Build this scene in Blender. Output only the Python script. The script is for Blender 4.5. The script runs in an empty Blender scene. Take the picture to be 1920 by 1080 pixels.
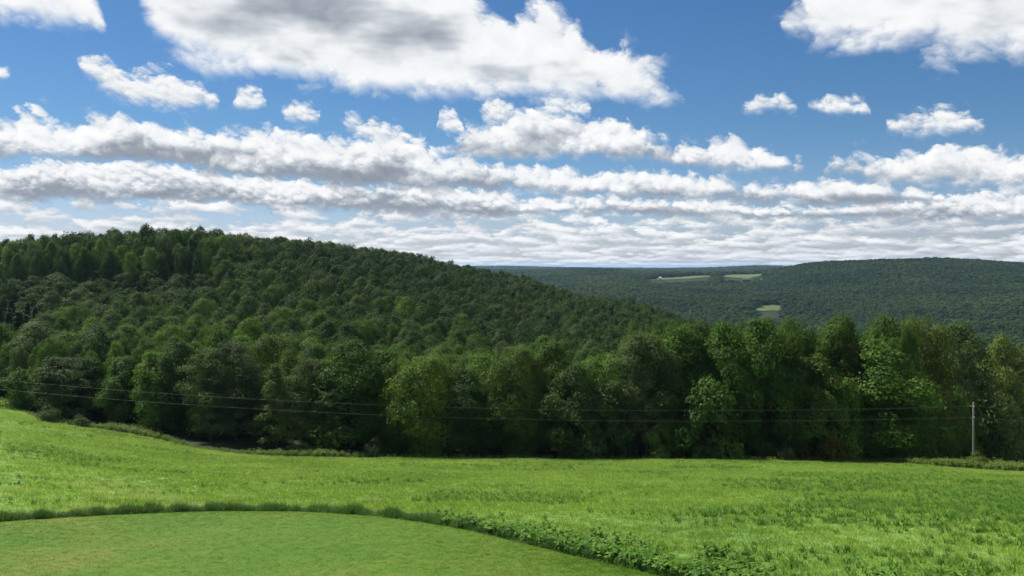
import bpy, math, random
import numpy as np
from mathutils import Vector

random.seed(7)
RNG = np.random.default_rng(7)
SC = bpy.context.scene
COL = SC.collection
R = math.radians

# ---------------------------------------------------------------- camera
F_PX = 1663.0                                   # focal length in pixels of the 1920 wide frame (about 60 degrees across)
PITCH = math.atan(40.0 / F_PX)                  # looks slightly down: the horizon lies 40 px above the middle
cam_data = bpy.data.cameras.new('camera')
cam = bpy.data.objects.new('camera', cam_data)
COL.objects.link(cam)
cam_data.sensor_width = 36.0
cam_data.lens = 36.0 * F_PX / 1920.0
cam_data.clip_start = 0.5
cam_data.clip_end = 90000.0
cam.location = (0, 0, 0)
cam.rotation_euler = (math.pi / 2 - PITCH, 0, 0)
SC.camera = cam
SC.render.resolution_x, SC.render.resolution_y = 1024, 576

# ---------------------------------------------------------------- exposure and sampling
SC.view_settings.view_transform = 'Standard'
SC.view_settings.look = 'None'
SC.view_settings.exposure = 0.7
SC.view_settings.gamma = 1.0
SC.view_settings.use_curve_mapping = False
SC.render.engine = 'CYCLES'
cy = SC.cycles
cy.max_bounces = 6; cy.diffuse_bounces = 3; cy.glossy_bounces = 2
cy.transmission_bounces = 4; cy.transparent_max_bounces = 8; cy.volume_bounces = 0
cy.use_adaptive_sampling = False
cy.use_denoising = True
try:
    cy.denoiser = 'OPENIMAGEDENOISE'
    cy.denoising_prefilter = 'ACCURATE'
    cy.denoising_input_passes = 'RGB_ALBEDO_NORMAL'
except Exception:
    pass
cy.sample_clamp_indirect = 4.0
cy.caustics_reflective = False; cy.caustics_refractive = False

# ---------------------------------------------------------------- sun
SUN_AZ = R(-50.0)                               # measured from the view direction (+y), negative to the left
SUN_EL = R(52.0)
sun_vec = Vector((math.sin(SUN_AZ) * math.cos(SUN_EL), math.cos(SUN_AZ) * math.cos(SUN_EL), math.sin(SUN_EL)))
sun_data = bpy.data.lights.new('sun', 'SUN')
sun_data.energy = 5.0
sun_data.angle = R(0.53)
sun_data.color = (1.0, 0.955, 0.88)
sun = bpy.data.objects.new('sun', sun_data)
sun.rotation_euler = (-sun_vec).to_track_quat('-Z', 'Y').to_euler()
sun.location = (0, 0, 300)
COL.objects.link(sun)


# ---------------------------------------------------------------- node helper
class NT:
    """A small helper that writes node trees as expressions."""
    def __init__(self, tree):
        self.t = tree; self.n = tree.nodes; self.l = tree.links
    def put(self, sock, v):
        if isinstance(v, bpy.types.NodeSocket):
            self.l.new(v, sock)
        elif v is not None:
            sock.default_value = v
    def node(self, kind, **kw):
        nd = self.n.new(kind)
        for k, v in kw.items():
            setattr(nd, k, v)
        return nd
    def m(self, op, a, b=None, c=None, clamp=False):
        nd = self.n.new('ShaderNodeMath'); nd.operation = op; nd.use_clamp = clamp
        self.put(nd.inputs[0], a)
        if b is not None: self.put(nd.inputs[1], b)
        if c is not None: self.put(nd.inputs[2], c)
        return nd.outputs[0]
    def add(self, a, b): return self.m('ADD', a, b)
    def sub(self, a, b): return self.m('SUBTRACT', a, b)
    def mul(self, a, b): return self.m('MULTIPLY', a, b)
    def div(self, a, b): return self.m('DIVIDE', a, b)
    def mx(self, a, b): return self.m('MAXIMUM', a, b)
    def mn(self, a, b): return self.m('MINIMUM', a, b)
    def smooth(self, x, lo, hi, tolo=0.0, tohi=1.0):
        nd = self.n.new('ShaderNodeMapRange'); nd.interpolation_type = 'SMOOTHSTEP'
        for i, v in enumerate((x, lo, hi, tolo, tohi)): self.put(nd.inputs[i], v)
        return nd.outputs[0]
    def lin(self, x, lo, hi, tolo=0.0, tohi=1.0):
        nd = self.n.new('ShaderNodeMapRange')
        for i, v in enumerate((x, lo, hi, tolo, tohi)): self.put(nd.inputs[i], v)
        return nd.outputs[0]
    def xyz(self, x, y, z=0.0):
        nd = self.n.new('ShaderNodeCombineXYZ')
        self.put(nd.inputs[0], x); self.put(nd.inputs[1], y); self.put(nd.inputs[2], z)
        return nd.outputs[0]
    def noise(self, vec, scale=1.0, detail=4.0, rough=0.5, lac=2.0, distortion=0.0, dims='3D'):
        nd = self.n.new('ShaderNodeTexNoise'); nd.noise_dimensions = dims
        self.put(nd.inputs['Vector'], vec); nd.inputs['Scale'].default_value = scale
        nd.inputs['Detail'].default_value = detail; nd.inputs['Roughness'].default_value = rough
        nd.inputs['Lacunarity'].default_value = lac; nd.inputs['Distortion'].default_value = distortion
        return nd.outputs['Fac']
    def mix(self, fac, a, b, blend='MIX'):
        nd = self.n.new('ShaderNodeMix'); nd.data_type = 'RGBA'; nd.blend_type = blend; nd.clamp_factor = True
        self.put(nd.inputs[0], fac); self.put(nd.inputs[6], a); self.put(nd.inputs[7], b)
        return nd.outputs[2]
    def ramp(self, fac, stops):
        nd = self.n.new('ShaderNodeValToRGB'); self.put(nd.inputs[0], fac)
        el = nd.color_ramp.elements
        while len(el) < len(stops): el.new(0.5)
        for e, (p, c) in zip(el, stops):
            e.position = p; e.color = (c[0], c[1], c[2], 1.0)
        return nd.outputs[0]
    def curve(self, x, pts):
        """A float curve through (x, y) points, both 0..1."""
        nd = self.n.new('ShaderNodeFloatCurve'); self.put(nd.inputs['Value'], x)
        cu = nd.mapping.curves[0]
        nd.mapping.use_clip = False
        pts = sorted(pts)
        while len(cu.points) < len(pts): cu.points.new(0.5, 0.5)
        for p, (a, b) in zip(cu.points, pts):
            p.location = (a, b); p.handle_type = 'AUTO_CLAMPED'
        nd.mapping.update()
        return nd.outputs[0]


# ---------------------------------------------------------------- world: clear sky with banks of cumulus
def az_of(px): return math.atan((px - 960.0) / F_PX)
def el_of(px, py): return (500.0 - py) / F_PX * math.cos(az_of(px))      # tangent of the elevation
AZ0, AZ1, EL_MAX = -0.62, 0.62, 0.40
def uu(px): return (az_of(px) - AZ0) / (AZ1 - AZ0)

# each bank of clouds: (left, right) stretches of (azimuth pixel, top, base); between stretches the bank is open sky
BANKS = [
    # the high bank overhead
    dict(amp=0.032, soft=0.020, grow=0.005, gap=0.05, spans=[
        [(-190, -60, 10), (-60, -90, 45), (60, -90, 52), (130, -70, 62), (175, 10, 70), (200, 40, 74)],
        [(262, -10, 30), (330, -110, 100), (430, -140, 142), (540, -150, 168), (650, -140, 178), (770, -80, 186),
         (860, -30, 190), (930, 15, 196), (1000, 14, 192), (1060, 30, 196), (1110, 78, 200), (1180, 108, 204), (1235, 140, 202), (1278, 172, 196)],
        [(1462, 40, 62), (1500, -10, 84), (1580, -60, 98), (1700, -90, 92), (1800, -90, 112), (1880, -90, 124), (1990, -70, 120), (2120, -20, 70)]]),
    # small scattered puffs
    dict(amp=0.011, soft=0.011, grow=0.004, gap=0.03, spans=[
        [(-60, 134, 160), (-10, 128, 162), (22, 146, 160)],
        [(152, 118, 140), (200, 118, 172), (250, 138, 190), (310, 136, 200), (370, 156, 206), (412, 188, 204)],
        [(440, 182, 198), (470, 168, 210), (500, 182, 204)],
        [(530, 214, 230), (560, 204, 244), (598, 222, 238)],
        [(650, 228, 250), (690, 232, 268), (740, 246, 278), (798, 266, 280)],
        [(816, 208, 232), (842, 202, 252), (866, 226, 250)],
        [(902, 200, 218), (932, 188, 228), (968, 204, 222)],
        [(1006, 204, 216), (1045, 190, 226), (1104, 206, 224)],
        [(1390, 206, 216), (1440, 186, 218), (1484, 192, 216)],
        [(1516, 196, 212), (1552, 178, 217), (1595, 182, 222), (1628, 206, 221)],
        [(1660, 240, 250), (1700, 226, 256), (1760, 214, 256), (1838, 234, 246)]]),
    # long bank over the middle and the right
    dict(amp=0.015, soft=0.010, grow=0.0035, gap=0.02, spans=[
        [(838, 278, 296), (880, 240, 302), (960, 216, 306), (1010, 208, 308), (1070, 222, 306), (1140, 224, 304), (1200, 250, 306),
         (1290, 270, 308), (1370, 262, 318), (1440, 284, 322), (1502, 302, 322)],
        [(1546, 306, 326), (1600, 296, 328), (1640, 290, 344), (1740, 288, 350), (1840, 276, 356), (1920, 284, 358), (2080, 280, 352), (2200, 300, 330)]]),
    # the bank that crosses from the left and sinks to the right
    dict(amp=0.015, soft=0.010, grow=0.0035, gap=0.02, spans=[
        [(-220, 230, 290), (-60, 222, 296), (60, 208, 300), (140, 226, 306), (200, 212, 312), (300, 238, 322), (420, 250, 330), (470, 244, 340),
         (560, 258, 345), (640, 262, 352), (720, 262, 362), (800, 284, 366), (880, 300, 362), (960, 318, 360), (1040, 322, 372), (1140, 326, 374),
         (1220, 316, 380), (1330, 332, 382), (1440, 344, 384), (1560, 338, 388), (1690, 356, 384), (1760, 368, 386)]]),
    # lower bank, left half
    dict(amp=0.011, soft=0.007, grow=0.002, gap=0.02, spans=[
        [(-220, 316, 372), (0, 314, 376), (110, 300, 380), (230, 308, 384), (360, 318, 386), (480, 324, 390), (600, 336, 396), (700, 350, 402),
         (820, 352, 408), (920, 356, 410), (1000, 378, 408), (1120, 372, 402), (1250, 380, 410), (1400, 384, 412), (1530, 392, 414), (1700, 380, 416),
         (1850, 366, 420), (2000, 372, 424), (2200, 380, 420)]]),
]

world = bpy.data.worlds.new('World')
SC.world = world
world.use_nodes = True
def build_world():
    t = NT(world.node_tree)
    t.n.clear()
    sky = t.node('ShaderNodeTexSky', sky_type='NISHITA', sun_disc=False)
    sky.sun_elevation = SUN_EL
    sky.sun_rotation = SUN_AZ % (2 * math.pi)
    sky.altitude = 400.0
    sky.air_density = 1.0; sky.dust_density = 0.3; sky.ozone_density = 3.0
    tc = t.node('ShaderNodeTexCoord')
    sep = t.node('ShaderNodeSeparateXYZ'); t.l.new(tc.outputs['Generated'], sep.inputs[0])
    x, y, z = sep.outputs
    az = t.m('ARCTAN2', x, y)
    hyp = t.m('SQRT', t.add(t.mul(x, x), t.mul(y, y)))
    e = t.div(z, t.mx(hyp, 0.02))
    e = t.mn(e, 6.0)
    ep = t.mx(e, 0.0)
    def puffs(scale, seed, stretch=1.35):
        """(signed noise about 0, relief towards the sun): billows with creases between them."""
        def at(du, dv, det, vdet):
            ca = t.add(t.mul(az, scale), du + seed); ce = t.add(t.mul(e, scale * stretch), dv + seed * 0.37)
            wv = t.noise(t.xyz(ca, ce), 1.0, det, 0.55, 2.1, dims='2D')
            vo = t.node('ShaderNodeTexVoronoi', voronoi_dimensions='2D', feature='F1')
            # warp the cells so that they do not read as cells
            wa = t.mul(t.sub(wv, 0.5), 1.1)
            t.l.new(t.xyz(t.add(ca, wa), t.sub(ce, wa)), vo.inputs['Vector'])
            vo.inputs['Scale'].default_value = 1.9; vo.inputs['Detail'].default_value = vdet
            vo.inputs['Roughness'].default_value = 0.48; vo.inputs['Lacunarity'].default_value = 2.2
            bump = t.sub(0.62, vo.outputs['Distance'])
            return t.add(t.mul(t.sub(wv, 0.5), 2.0), t.mul(bump, 0.75))
        p = at(0.0, 0.0, 6.0, 2.0)
        p2 = at(-0.10, 0.34, 3.0, 1.0)
        return p, t.sub(p, p2)
    # the banks are not drawn with a ruler: bend them
    bend = t.mul(t.sub(t.noise(t.xyz(t.mul(az, 7.0), t.mul(e, 16.0)), 1.0, 3.0, 0.6, dims='2D'), 0.5), 0.030)
    eb = t.add(e, t.mul(bend, t.smooth(e, 0.05, 0.2, 0.45, 1.0)))
    PA, PB, PC = puffs(13.0, 1.7), puffs(27.0, 9.3), puffs(40.0, 5.1, 1.7)
    PUFF = {0: PA, 1: PC, 2: PB, 3: PB, 4: PC}
    nb = t.noise(t.xyz(t.mul(az, 9.0), t.mul(e, 26.0), 9.1), 1.0, 3.0, 0.5)
    u = t.lin(az, AZ0, AZ1)
    alpha_all = None; lit_all = None
    for k, bank in enumerate(BANKS):
        tops, bases = [], []
        for sp in bank['spans']:
            pxs = [p[0] for p in sp]
            for j, (px, tp, bs) in enumerate(sp):
                tops.append((uu(px), el_of(px, tp) / EL_MAX)); bases.append((uu(px), el_of(px, bs) / EL_MAX))
            gap = bank['gap']
            for px, j in ((pxs[0] - 16, 0), (pxs[-1] + 16, -1)):
                mid = (sp[j][1] + sp[j][2]) / 2
                tops.append((uu(px), el_of(px, mid) / EL_MAX - gap)); bases.append((uu(px), el_of(px, mid) / EL_MAX + gap))
        lim = lambda L: [(min(max(a, 0.0), 1.0), b) for a, b in L]
        top = t.mul(t.curve(u, lim(tops)), EL_MAX)
        base = t.mul(t.curve(u, lim(bases)), EL_MAX)
        v = t.mn(t.sub(top, eb), t.mul(t.sub(eb, base), 1.35))
        amp = bank['amp']
        nc, relief = PUFF[k]
        d = t.add(t.add(v, bank.get('grow', 0.0)), t.mul(nc, amp))
        h = t.div(t.sub(eb, base), t.mx(t.sub(top, base), 0.004))          # 0 at the base, 1 at the top
        a = t.smooth(d, -0.2 * bank['soft'], t.lin(h, 0.1, 0.8, 2.4 * bank['soft'], 0.9 * bank['soft']))
        h = t.m('ADD', h, t.mul(nc, 0.22))
        veil = t.mul(t.smooth(t.add(t.add(v, t.mul(nc, 2.6 * amp)), 0.2 * amp), 0.0, 3.2 * bank['soft']), 0.42)   # thin torn edges
        a = t.mx(a, veil)
        if k == 0:      # seen from below: thick parts are grey, thin rims are bright
            thick = t.smooth(t.add(v, t.add(t.mul(t.sub(nb, 0.5), 0.22), t.mul(nc, 0.02))), 0.03, 0.13)
            lit = t.add(t.sub(1.03, t.mul(thick, 0.60)), t.mul(relief, 0.15))
        elif k == 1:
            lit = t.add(t.lin(h, 0.0, 0.8, 0.84, 1.0), t.mul(relief, 0.14))
        else:
            hb = t.add(h, t.mul(t.sub(nb, 0.5), 1.3))
            lit = t.add(t.smooth(hb, 0.05, 0.75, 0.27 if k > 2 else 0.56, 1.04), t.mul(relief, 0.22))
        if alpha_all is None:
            alpha_all, lit_all = a, lit
        else:           # farther banks lie behind nearer ones
            keep = alpha_all
            w = t.mul(a, t.sub(1.0, keep))
            tot = t.add(keep, w)
            lit_all = t.div(t.add(t.mul(lit_all, keep), t.mul(lit, w)), t.mx(tot, 0.001))
            alpha_all = tot
    # far layers towards the horizon: thin flat streaks, nearly closed
    lg = t.m('LOGARITHM', t.add(ep, 0.022), math.e)
    sa = t.mul(az, 27.0)
    def streak(dv, det, vdet):
        ce = t.add(t.mul(lg, 4.6), dv)
        wv = t.noise(t.xyz(sa, ce), 1.0, det, 0.62, 2.1, dims='2D')
        vo = t.node('ShaderNodeTexVoronoi', voronoi_dimensions='2D', feature='F1')
        wa = t.mul(t.sub(wv, 0.5), 1.6)
        t.l.new(t.xyz(t.add(t.mul(sa, 0.8), wa), t.sub(t.mul(ce, 1.5), wa)), vo.inputs['Vector'])
        vo.inputs['Scale'].default_value = 1.0; vo.inputs['Detail'].default_value = vdet; vo.inputs['Roughness'].default_value = 0.5
        return t.add(t.mul(t.sub(wv, 0.5), 1.8), t.mul(t.sub(0.55, vo.outputs['Distance']), 0.7))
    s1 = streak(0.0, 5.0, 1.0); s2 = streak(0.42, 3.0, 0.0)
    cover = t.smooth(e, 0.098, 0.068)
    fa = t.mul(t.smooth(s1, t.lin(e, 0.0, 0.08, -0.72, -0.18), t.lin(e, 0.0, 0.08, -0.10, 0.26)), cover)
    patch = t.noise(t.xyz(t.mul(az, 6.0), t.mul(lg, 3.0)), 1.0, 2.0, 0.5, dims='2D')
    fl = t.m('ADD', t.lin(t.add(s1, t.mul(t.sub(patch, 0.5), 2.4)), -0.7, 0.8, 0.73, 1.02), t.m('MULTIPLY', t.sub(s1, s2), 0.24))
    w = t.mul(fa, t.sub(1.0, alpha_all)); tot = t.add(alpha_all, w)
    lit_all = t.div(t.add(t.mul(lit_all, alpha_all), t.mul(fl, w)), t.mx(tot, 0.001)); alpha_all = tot
    # the same kind of broken cumulus goes on over the rest of the sky
    out = t.mx(t.smooth(t.m('ABSOLUTE', az), 0.58, 0.72), t.smooth(e, 0.33, 0.42))
    pz = t.add(t.mx(z, 0.0), 0.06)
    g1 = t.noise(t.xyz(t.div(x, pz), t.div(y, pz), 0.4), 0.62, 6.0, 0.55)
    ga = t.mul(t.smooth(g1, 0.50, 0.58), out)
    gl = t.smooth(g1, 0.54, 0.72, 1.0, 0.45)
    w = t.mul(ga, t.sub(1.0, alpha_all)); tot = t.add(alpha_all, w)
    lit_all = t.div(t.add(t.mul(lit_all, alpha_all), t.mul(gl, w)), t.mx(tot, 0.001)); alpha_all = tot
    alpha_all = t.mul(alpha_all, t.smooth(e, -0.01, 0.004))
    lit = lit_all
    ccol = t.ramp(t.m('MULTIPLY', lit, 0.85, clamp=True),
                  [(0.0, (0.24, 0.27, 0.32)), (0.35, (0.33, 0.37, 0.43)), (0.62, (0.58, 0.62, 0.67)), (0.82, (0.88, 0.90, 0.92)), (1.0, (1.0, 1.0, 1.0))])
    STRENGTH = 0.0618
    ccol10 = t.mix(1.0, ccol, (10.0, 10.0, 10.0, 1), 'MULTIPLY')
    # deepen the blue a little, as the camera does
    gm = t.node('ShaderNodeHueSaturation'); gm.inputs['Saturation'].default_value = 1.18; gm.inputs['Value'].default_value = SKY_VALUE
    t.l.new(sky.outputs[0], gm.inputs['Color'])
    tint = t.mix(t.smooth(e, 0.01, 0.16), (0.92, 0.93, 1.22, 1), (0.72, 0.90, 1.05, 1))
    blue = t.mix(1.0, gm.outputs[0], tint, 'MULTIPLY')
    col = t.mix(alpha_all, blue, ccol10)
    bg = t.node('ShaderNodeBackground'); bg.inputs['Strength'].default_value = STRENGTH
    t.l.new(col, bg.inputs['Color'])
    ow = t.node('ShaderNodeOutputWorld'); t.l.new(bg.outputs[0], ow.inputs['Surface'])
    world.cycles.sampling_method = 'MANUAL'; world.cycles.sample_map_resolution = 1024
SKY_VALUE = 0.80
build_world()


# ================================================================ the lie of the land
def fbm2(x, y, seed=0, octaves=4, rough=0.5):
    """Value noise in about -1..1 for numpy arrays."""
    x = np.asarray(x, float); y = np.asarray(y, float)
    tot = np.zeros(np.broadcast(x, y).shape); amp = 1.0; norm = 0.0
    for o in range(octaves):
        xi = np.floor(x).astype(np.int64); yi = np.floor(y).astype(np.int64)
        fx = x - xi; fy = y - yi
        fx = fx * fx * (3 - 2 * fx); fy = fy * fy * (3 - 2 * fy)
        def hsh(a, b):
            n = (a * 374761393 + b * 668265263 + (seed + o * 131) * 2147483647) & 0xFFFFFFFF
            n = ((n ^ (n >> 13)) * 1274126177) & 0xFFFFFFFF
            return ((n ^ (n >> 16)) & 0xFFFF) / 32767.5 - 1.0
        v = (hsh(xi, yi) * (1 - fx) + hsh(xi + 1, yi) * fx) * (1 - fy) + (hsh(xi, yi + 1) * (1 - fx) + hsh(xi + 1, yi + 1) * fx) * fy
        tot += v * amp; norm += amp; amp *= rough
        x = x * 2.03 + 17.3; y = y * 2.03 + 5.1
    return tot / norm

# height below or above the eye along lines of sight, (distance ahead, height); columns named by the bearing in frame pixels
NEAR = [(0, -6.0), (33, -11.5), (50, -13.9)]
FAR = [(5500, -30), (9000, -24), (14000, -16), (40000, -160)]
COLS = {
    -500: NEAR + [(90, -18.5), (130, -22), (190, -27), (260, -27), (320, -21), (400, -5), (470, -2), (700, -8), (1200, -50), (3000, -60)] + FAR,
    0:    NEAR + [(90, -19.2), (130, -23.6), (190, -28.5), (260, -28), (320, -21.5), (370, -10), (420, -2), (470, -1), (700, -6), (1200, -50), (3000, -60)] + FAR,
    200:  NEAR + [(90, -20.6), (130, -26.2), (165, -29.6), (220, -28), (280, -24.5), (335, -18), (380, -5), (420, 2), (480, 4), (700, -4), (1200, -50), (3000, -60)] + FAR,
    340:  NEAR + [(90, -21.2), (130, -27.8), (152, -30.2), (200, -28), (260, -25), (325, -18), (360, -10), (405, 2), (440, 6.5), (500, 6), (700, -4), (1200, -50), (3000, -60)] + FAR,
    560:  NEAR + [(90, -21.5), (138, -29.8), (200, -30), (280, -25), (380, -13.5), (480, 2.5), (540, 3), (700, -6), (1200, -60), (3000, -60)] + FAR,
    760:  NEAR + [(90, -21.5), (138, -29.8), (200, -33), (300, -31), (450, -18), (560, -3.0), (620, -3), (800, -20), (1200, -70), (3000, -45)] + FAR,
    940:  NEAR + [(90, -21.5), (138, -29.8), (200, -35), (300, -37), (400, -33), (550, -27), (690, -16.5), (760, -18), (950, -45), (1300, -80), (2200, -55), (3500, -32), (4200, -30), (5500, -36), (8000, -6), (9500, -4), (12000, -20), (40000, -160)],
    1100: NEAR + [(90, -21.5), (138, -29.8), (200, -36), (300, -40), (450, -39), (620, -33.5), (700, -36), (850, -65), (1150, -96), (1500, -82), (2200, -52), (2700, -36), (3300, -17), (3700, -20), (5500, -40), (9000, -22), (12000, -24), (40000, -160)],
    1220: NEAR + [(90, -21.5), (138, -29.8), (200, -37), (300, -41), (450, -42), (580, -37), (650, -42), (850, -82), (1150, -106), (1500, -88), (2200, -56), (2430, -46), (2520, -34), (2720, -25), (3200, -34), (3700, -36), (5500, -34), (9000, -26), (40000, -160)],
    1340: NEAR + [(90, -21.5), (138, -29.8), (200, -37), (350, -44), (480, -46), (560, -55), (750, -90), (1000, -112), (1400, -104), (1750, -84), (2200, -60), (2400, -49), (2470, -35), (2720, -19), (3000, -30), (4000, -36), (6000, -24), (9000, -22), (40000, -160)],
    1440: NEAR + [(90, -21.5), (138, -29.8), (200, -38), (350, -54), (500, -70), (750, -100), (1000, -114), (1400, -108), (1610, -96), (1670, -79), (1770, -71), (1900, -72), (2200, -60), (2420, -47), (2500, -33), (2720, -19), (3000, -26), (4000, -32), (5600, -4), (6400, 0), (9000, -22), (40000, -160)],
    1520: NEAR + [(90, -21.6), (138, -30.0), (200, -40), (350, -62), (500, -80), (750, -105), (1000, -116), (1400, -108), (1800, -84), (2200, -42), (2480, 2), (2650, 6), (3300, -24), (5500, -26), (9000, -20), (40000, -120)],
    1780: NEAR + [(90, -21.8), (137, -30.0), (200, -44), (350, -68), (500, -84), (750, -100), (1000, -110), (1400, -100), (1900, -62), (2300, 0), (2520, 15), (2750, 13), (3500, -20), (5500, -26), (9000, -20), (40000, -120)],
    1920: NEAR + [(90, -21.8), (134, -30.0), (200, -46), (350, -72), (500, -86), (750, -98), (1000, -106), (1400, -96), (1900, -60), (2350, -12), (2600, -3), (2800, -4), (3500, -24), (5500, -20), (9000, -20), (40000, -120)],
    2420: NEAR + [(90, -21.8), (134, -30.0), (200, -46), (350, -72), (500, -86), (750, -98), (1000, -106), (1400, -96), (1900, -60), (2350, -22), (2600, -14), (2800, -14), (3500, -24), (5500, -26), (9000, -20), (40000, -120)],
}
NY, NP = 420, 260
LY = np.linspace(math.log(20.0), math.log(42000.0 + 20.0), NY)           # log(distance + 20)
PXS = np.linspace(-600.0, 2520.0, NP)
def build_table():
    keys = sorted(COLS)
    rows = np.array([np.interp(LY, [math.log(d + 20.0) for d, _ in COLS[k]], [h for _, h in COLS[k]]) for k in keys])
    # smooth along the distance, then across the bearing
    ker = np.exp(-0.5 * (np.arange(-9, 10) / 2.4) ** 2); ker /= ker.sum()
    pad = np.pad(rows, ((0, 0), (9, 9)), mode='edge')
    rows = np.array([np.convolve(r, ker, mode='valid') for r in pad])
    tab = np.array([np.interp(PXS, keys, rows[:, j]) for j in range(NY)])  # NY x NP
    pad = np.pad(tab, ((0, 0), (9, 9)), mode='edge')
    return np.array([np.convolve(r, ker, mode='valid') for r in pad])
TAB = build_table()
def ground(x, y):
    """Height of the ground at (x, y); works on arrays."""
    x = np.asarray(x, float); y = np.asarray(y, float)
    yc = np.clip(y, 0.0, 41000.0)
    px = np.clip(960.0 + F_PX * x / np.maximum(yc, 30.0), PXS[0], PXS[-1])
    i = np.clip((np.log(yc + 20.0) - LY[0]) / (LY[1] - LY[0]), 0, NY - 1.001)
    j = np.clip((px - PXS[0]) / (PXS[1] - PXS[0]), 0, NP - 1.001)
    i0 = i.astype(int); j0 = j.astype(int); fi = i - i0; fj = j - j0
    z = (TAB[i0, j0] * (1 - fj) + TAB[i0, j0 + 1] * fj) * (1 - fi) + (TAB[i0 + 1, j0] * (1 - fj) + TAB[i0 + 1, j0 + 1] * fj) * fi
    wild = np.clip((yc - 170.0) / 300.0, 0, 1)
    z = z + wild * 1.6 * fbm2(x / 60.0, y / 60.0, 3, 3) + np.clip((yc - 1000) / 1200, 0, 1) * 12.0 * fbm2(x / 360.0, y / 300.0, 9, 3) * np.clip((12000 - yc) / 6000, 0.4, 1)
    z = z + 0.22 * fbm2(x / 14.0, y / 14.0, 21, 2) * np.clip((yc - 5) / 30.0, 0, 1)
    return z

CP, SP = math.cos(PITCH), math.sin(PITCH)
def ray(px, py):
    up = 540.0 - py
    return np.array([(px - 960.0), F_PX * CP + up * SP, up * CP - F_PX * SP]) / F_PX
def to_px(x, y, z):
    """World point to frame pixels (1920 wide)."""
    f = y * CP - z * SP; up = y * SP + z * CP
    return 960.0 + F_PX * x / f, 540.0 - F_PX * up / f
def on_ground(px, py, y0=22.0, y1=6000.0):
    """First point of the ground met by the line of sight through a pixel."""
    d = ray(px, py)
    ys = np.exp(np.linspace(math.log(y0), math.log(y1), 4000))
    s = ys / d[1]
    below = d[2] * s - ground(d[0] * s, ys)
    hit = np.nonzero(below <= 0)[0]
    k = hit[0] if len(hit) else len(ys) - 1
    k = max(k, 1)
    a, b = below[k - 1], below[k]
    y = ys[k - 1] + (ys[k] - ys[k - 1]) * (a / (a - b) if a != b else 0.0)
    return float(d[0] * y / d[1]), float(y)

# edge between the mown lawn and the field, and the far edge of the field, as (bearing pixel, row) read off the view
LAWN_EDGE = [(-420, 1000), (-200, 990), (0, 978), (120, 970), (260, 963), (430, 958), (560, 959), (680, 966), (780, 977), (870, 992), (960, 1012), (1060, 1037), (1160, 1060), (1260, 1083), (1400, 1120), (1600, 1180), (1900, 1280), (2300, 1400)]
FIELD_EDGE = [(-500, 712), (-250, 726), (-100, 738), (0, 750), (40, 772), (90, 792), (150, 800), (215, 808), (300, 824), (380, 843), (450, 851), (560, 856), (700, 858), (960, 860), (1200, 861), (1450, 863), (1600, 866), (1700, 869), (1780, 876), (1860, 882), (1960, 886), (2200, 892), (2420, 896)]
def edge_curve(pts):
    w = [on_ground(px, py) for px, py in pts]
    return [px for px, _ in pts], [y for _, y in w]
TREE_EDGE = [(-500, 706), (-250, 722), (-100, 733), (0, 746), (40, 768), (90, 788), (150, 790), (215, 797), (300, 812), (380, 834), (450, 842), (560, 846), (680, 853), (760, 857), (960, 859), (1200, 860), (1450, 862), (1600, 864), (1700, 864), (1960, 866), (2420, 870)]
LE_PX, LE_Y = edge_curve(LAWN_EDGE)
FE_PX, FE_Y = edge_curve(FIELD_EDGE)
TE_PX, TE_Y = edge_curve(TREE_EDGE)
def tree_y(px): return np.interp(px, TE_PX, TE_Y)
def lawn_y(px): return np.interp(px, LE_PX, LE_Y)
def field_y(px): return np.interp(px, FE_PX, FE_Y)
def bearing(x, y): return 960.0 + F_PX * np.asarray(x, float) / np.maximum(np.asarray(y, float), 1.0)

# far meadows cut out of the woods: corners as (bearing pixel, distance)
MEADOWS = [
    ('upper', [(1196, 2545), (1228, 2610), (1290, 2660), (1334, 2690), (1338, 2590), (1282, 2545), (1235, 2520)]),
    ('crest', [(1352, 2560), (1354, 2690), (1385, 2725), (1420, 2735), (1434, 2690), (1430, 2590), (1408, 2510), (1380, 2540)]),
    ('lower', [(1402, 1676), (1418, 1715), (1436, 1752), (1456, 1768), (1468, 1752), (1473, 1715), (1462, 1680), (1432, 1668)]),
]
def in_poly(px, y, poly):
    px = np.asarray(px, float); y = np.asarray(y, float)
    inside = np.zeros(px.shape, bool)
    n = len(poly)
    for i in range(n):
        x1, y1 = poly[i]; x2, y2 = poly[(i + 1) % n]
        c = ((y1 > y) != (y2 > y)) & (px < (x2 - x1) * (y - y1) / ((y2 - y1) if y2 != y1 else 1e-9) + x1)
        inside ^= c
    return inside


# ---------------------------------------------------------------- mesh and object helpers
def mesh_from(name, verts, faces, mat=None, attrs=None, smooth=False):
    """A mesh from an array of points and an (n, 3) or (n, 4) array of corners."""
    me = bpy.data.meshes.new(name)
    verts = np.asarray(verts, np.float32); faces = np.asarray(faces, np.int32)
    k = faces.shape[1]
    me.vertices.add(len(verts)); me.vertices.foreach_set('co', verts.ravel())
    me.loops.add(faces.size); me.loops.foreach_set('vertex_index', faces.ravel())
    me.polygons.add(len(faces))
    me.polygons.foreach_set('loop_start', np.arange(0, faces.size, k, dtype=np.int32))
    me.update(calc_edges=True)
    if smooth:
        me.polygons.foreach_set('use_smooth', np.ones(len(faces), bool))
    for an, vals in (attrs or {}).items():
        at = me.attributes.new(an, 'FLOAT', 'POINT'); at.data.foreach_set('value', np.asarray(vals, np.float32))
    if mat: me.materials.append(mat)
    return me
def link(name, data, parent=None, **props):
    o = bpy.data.objects.new(name, data); COL.objects.link(o)
    if parent is not None: o.parent = parent
    for k, v in props.items(): o[k] = v
    return o
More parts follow.
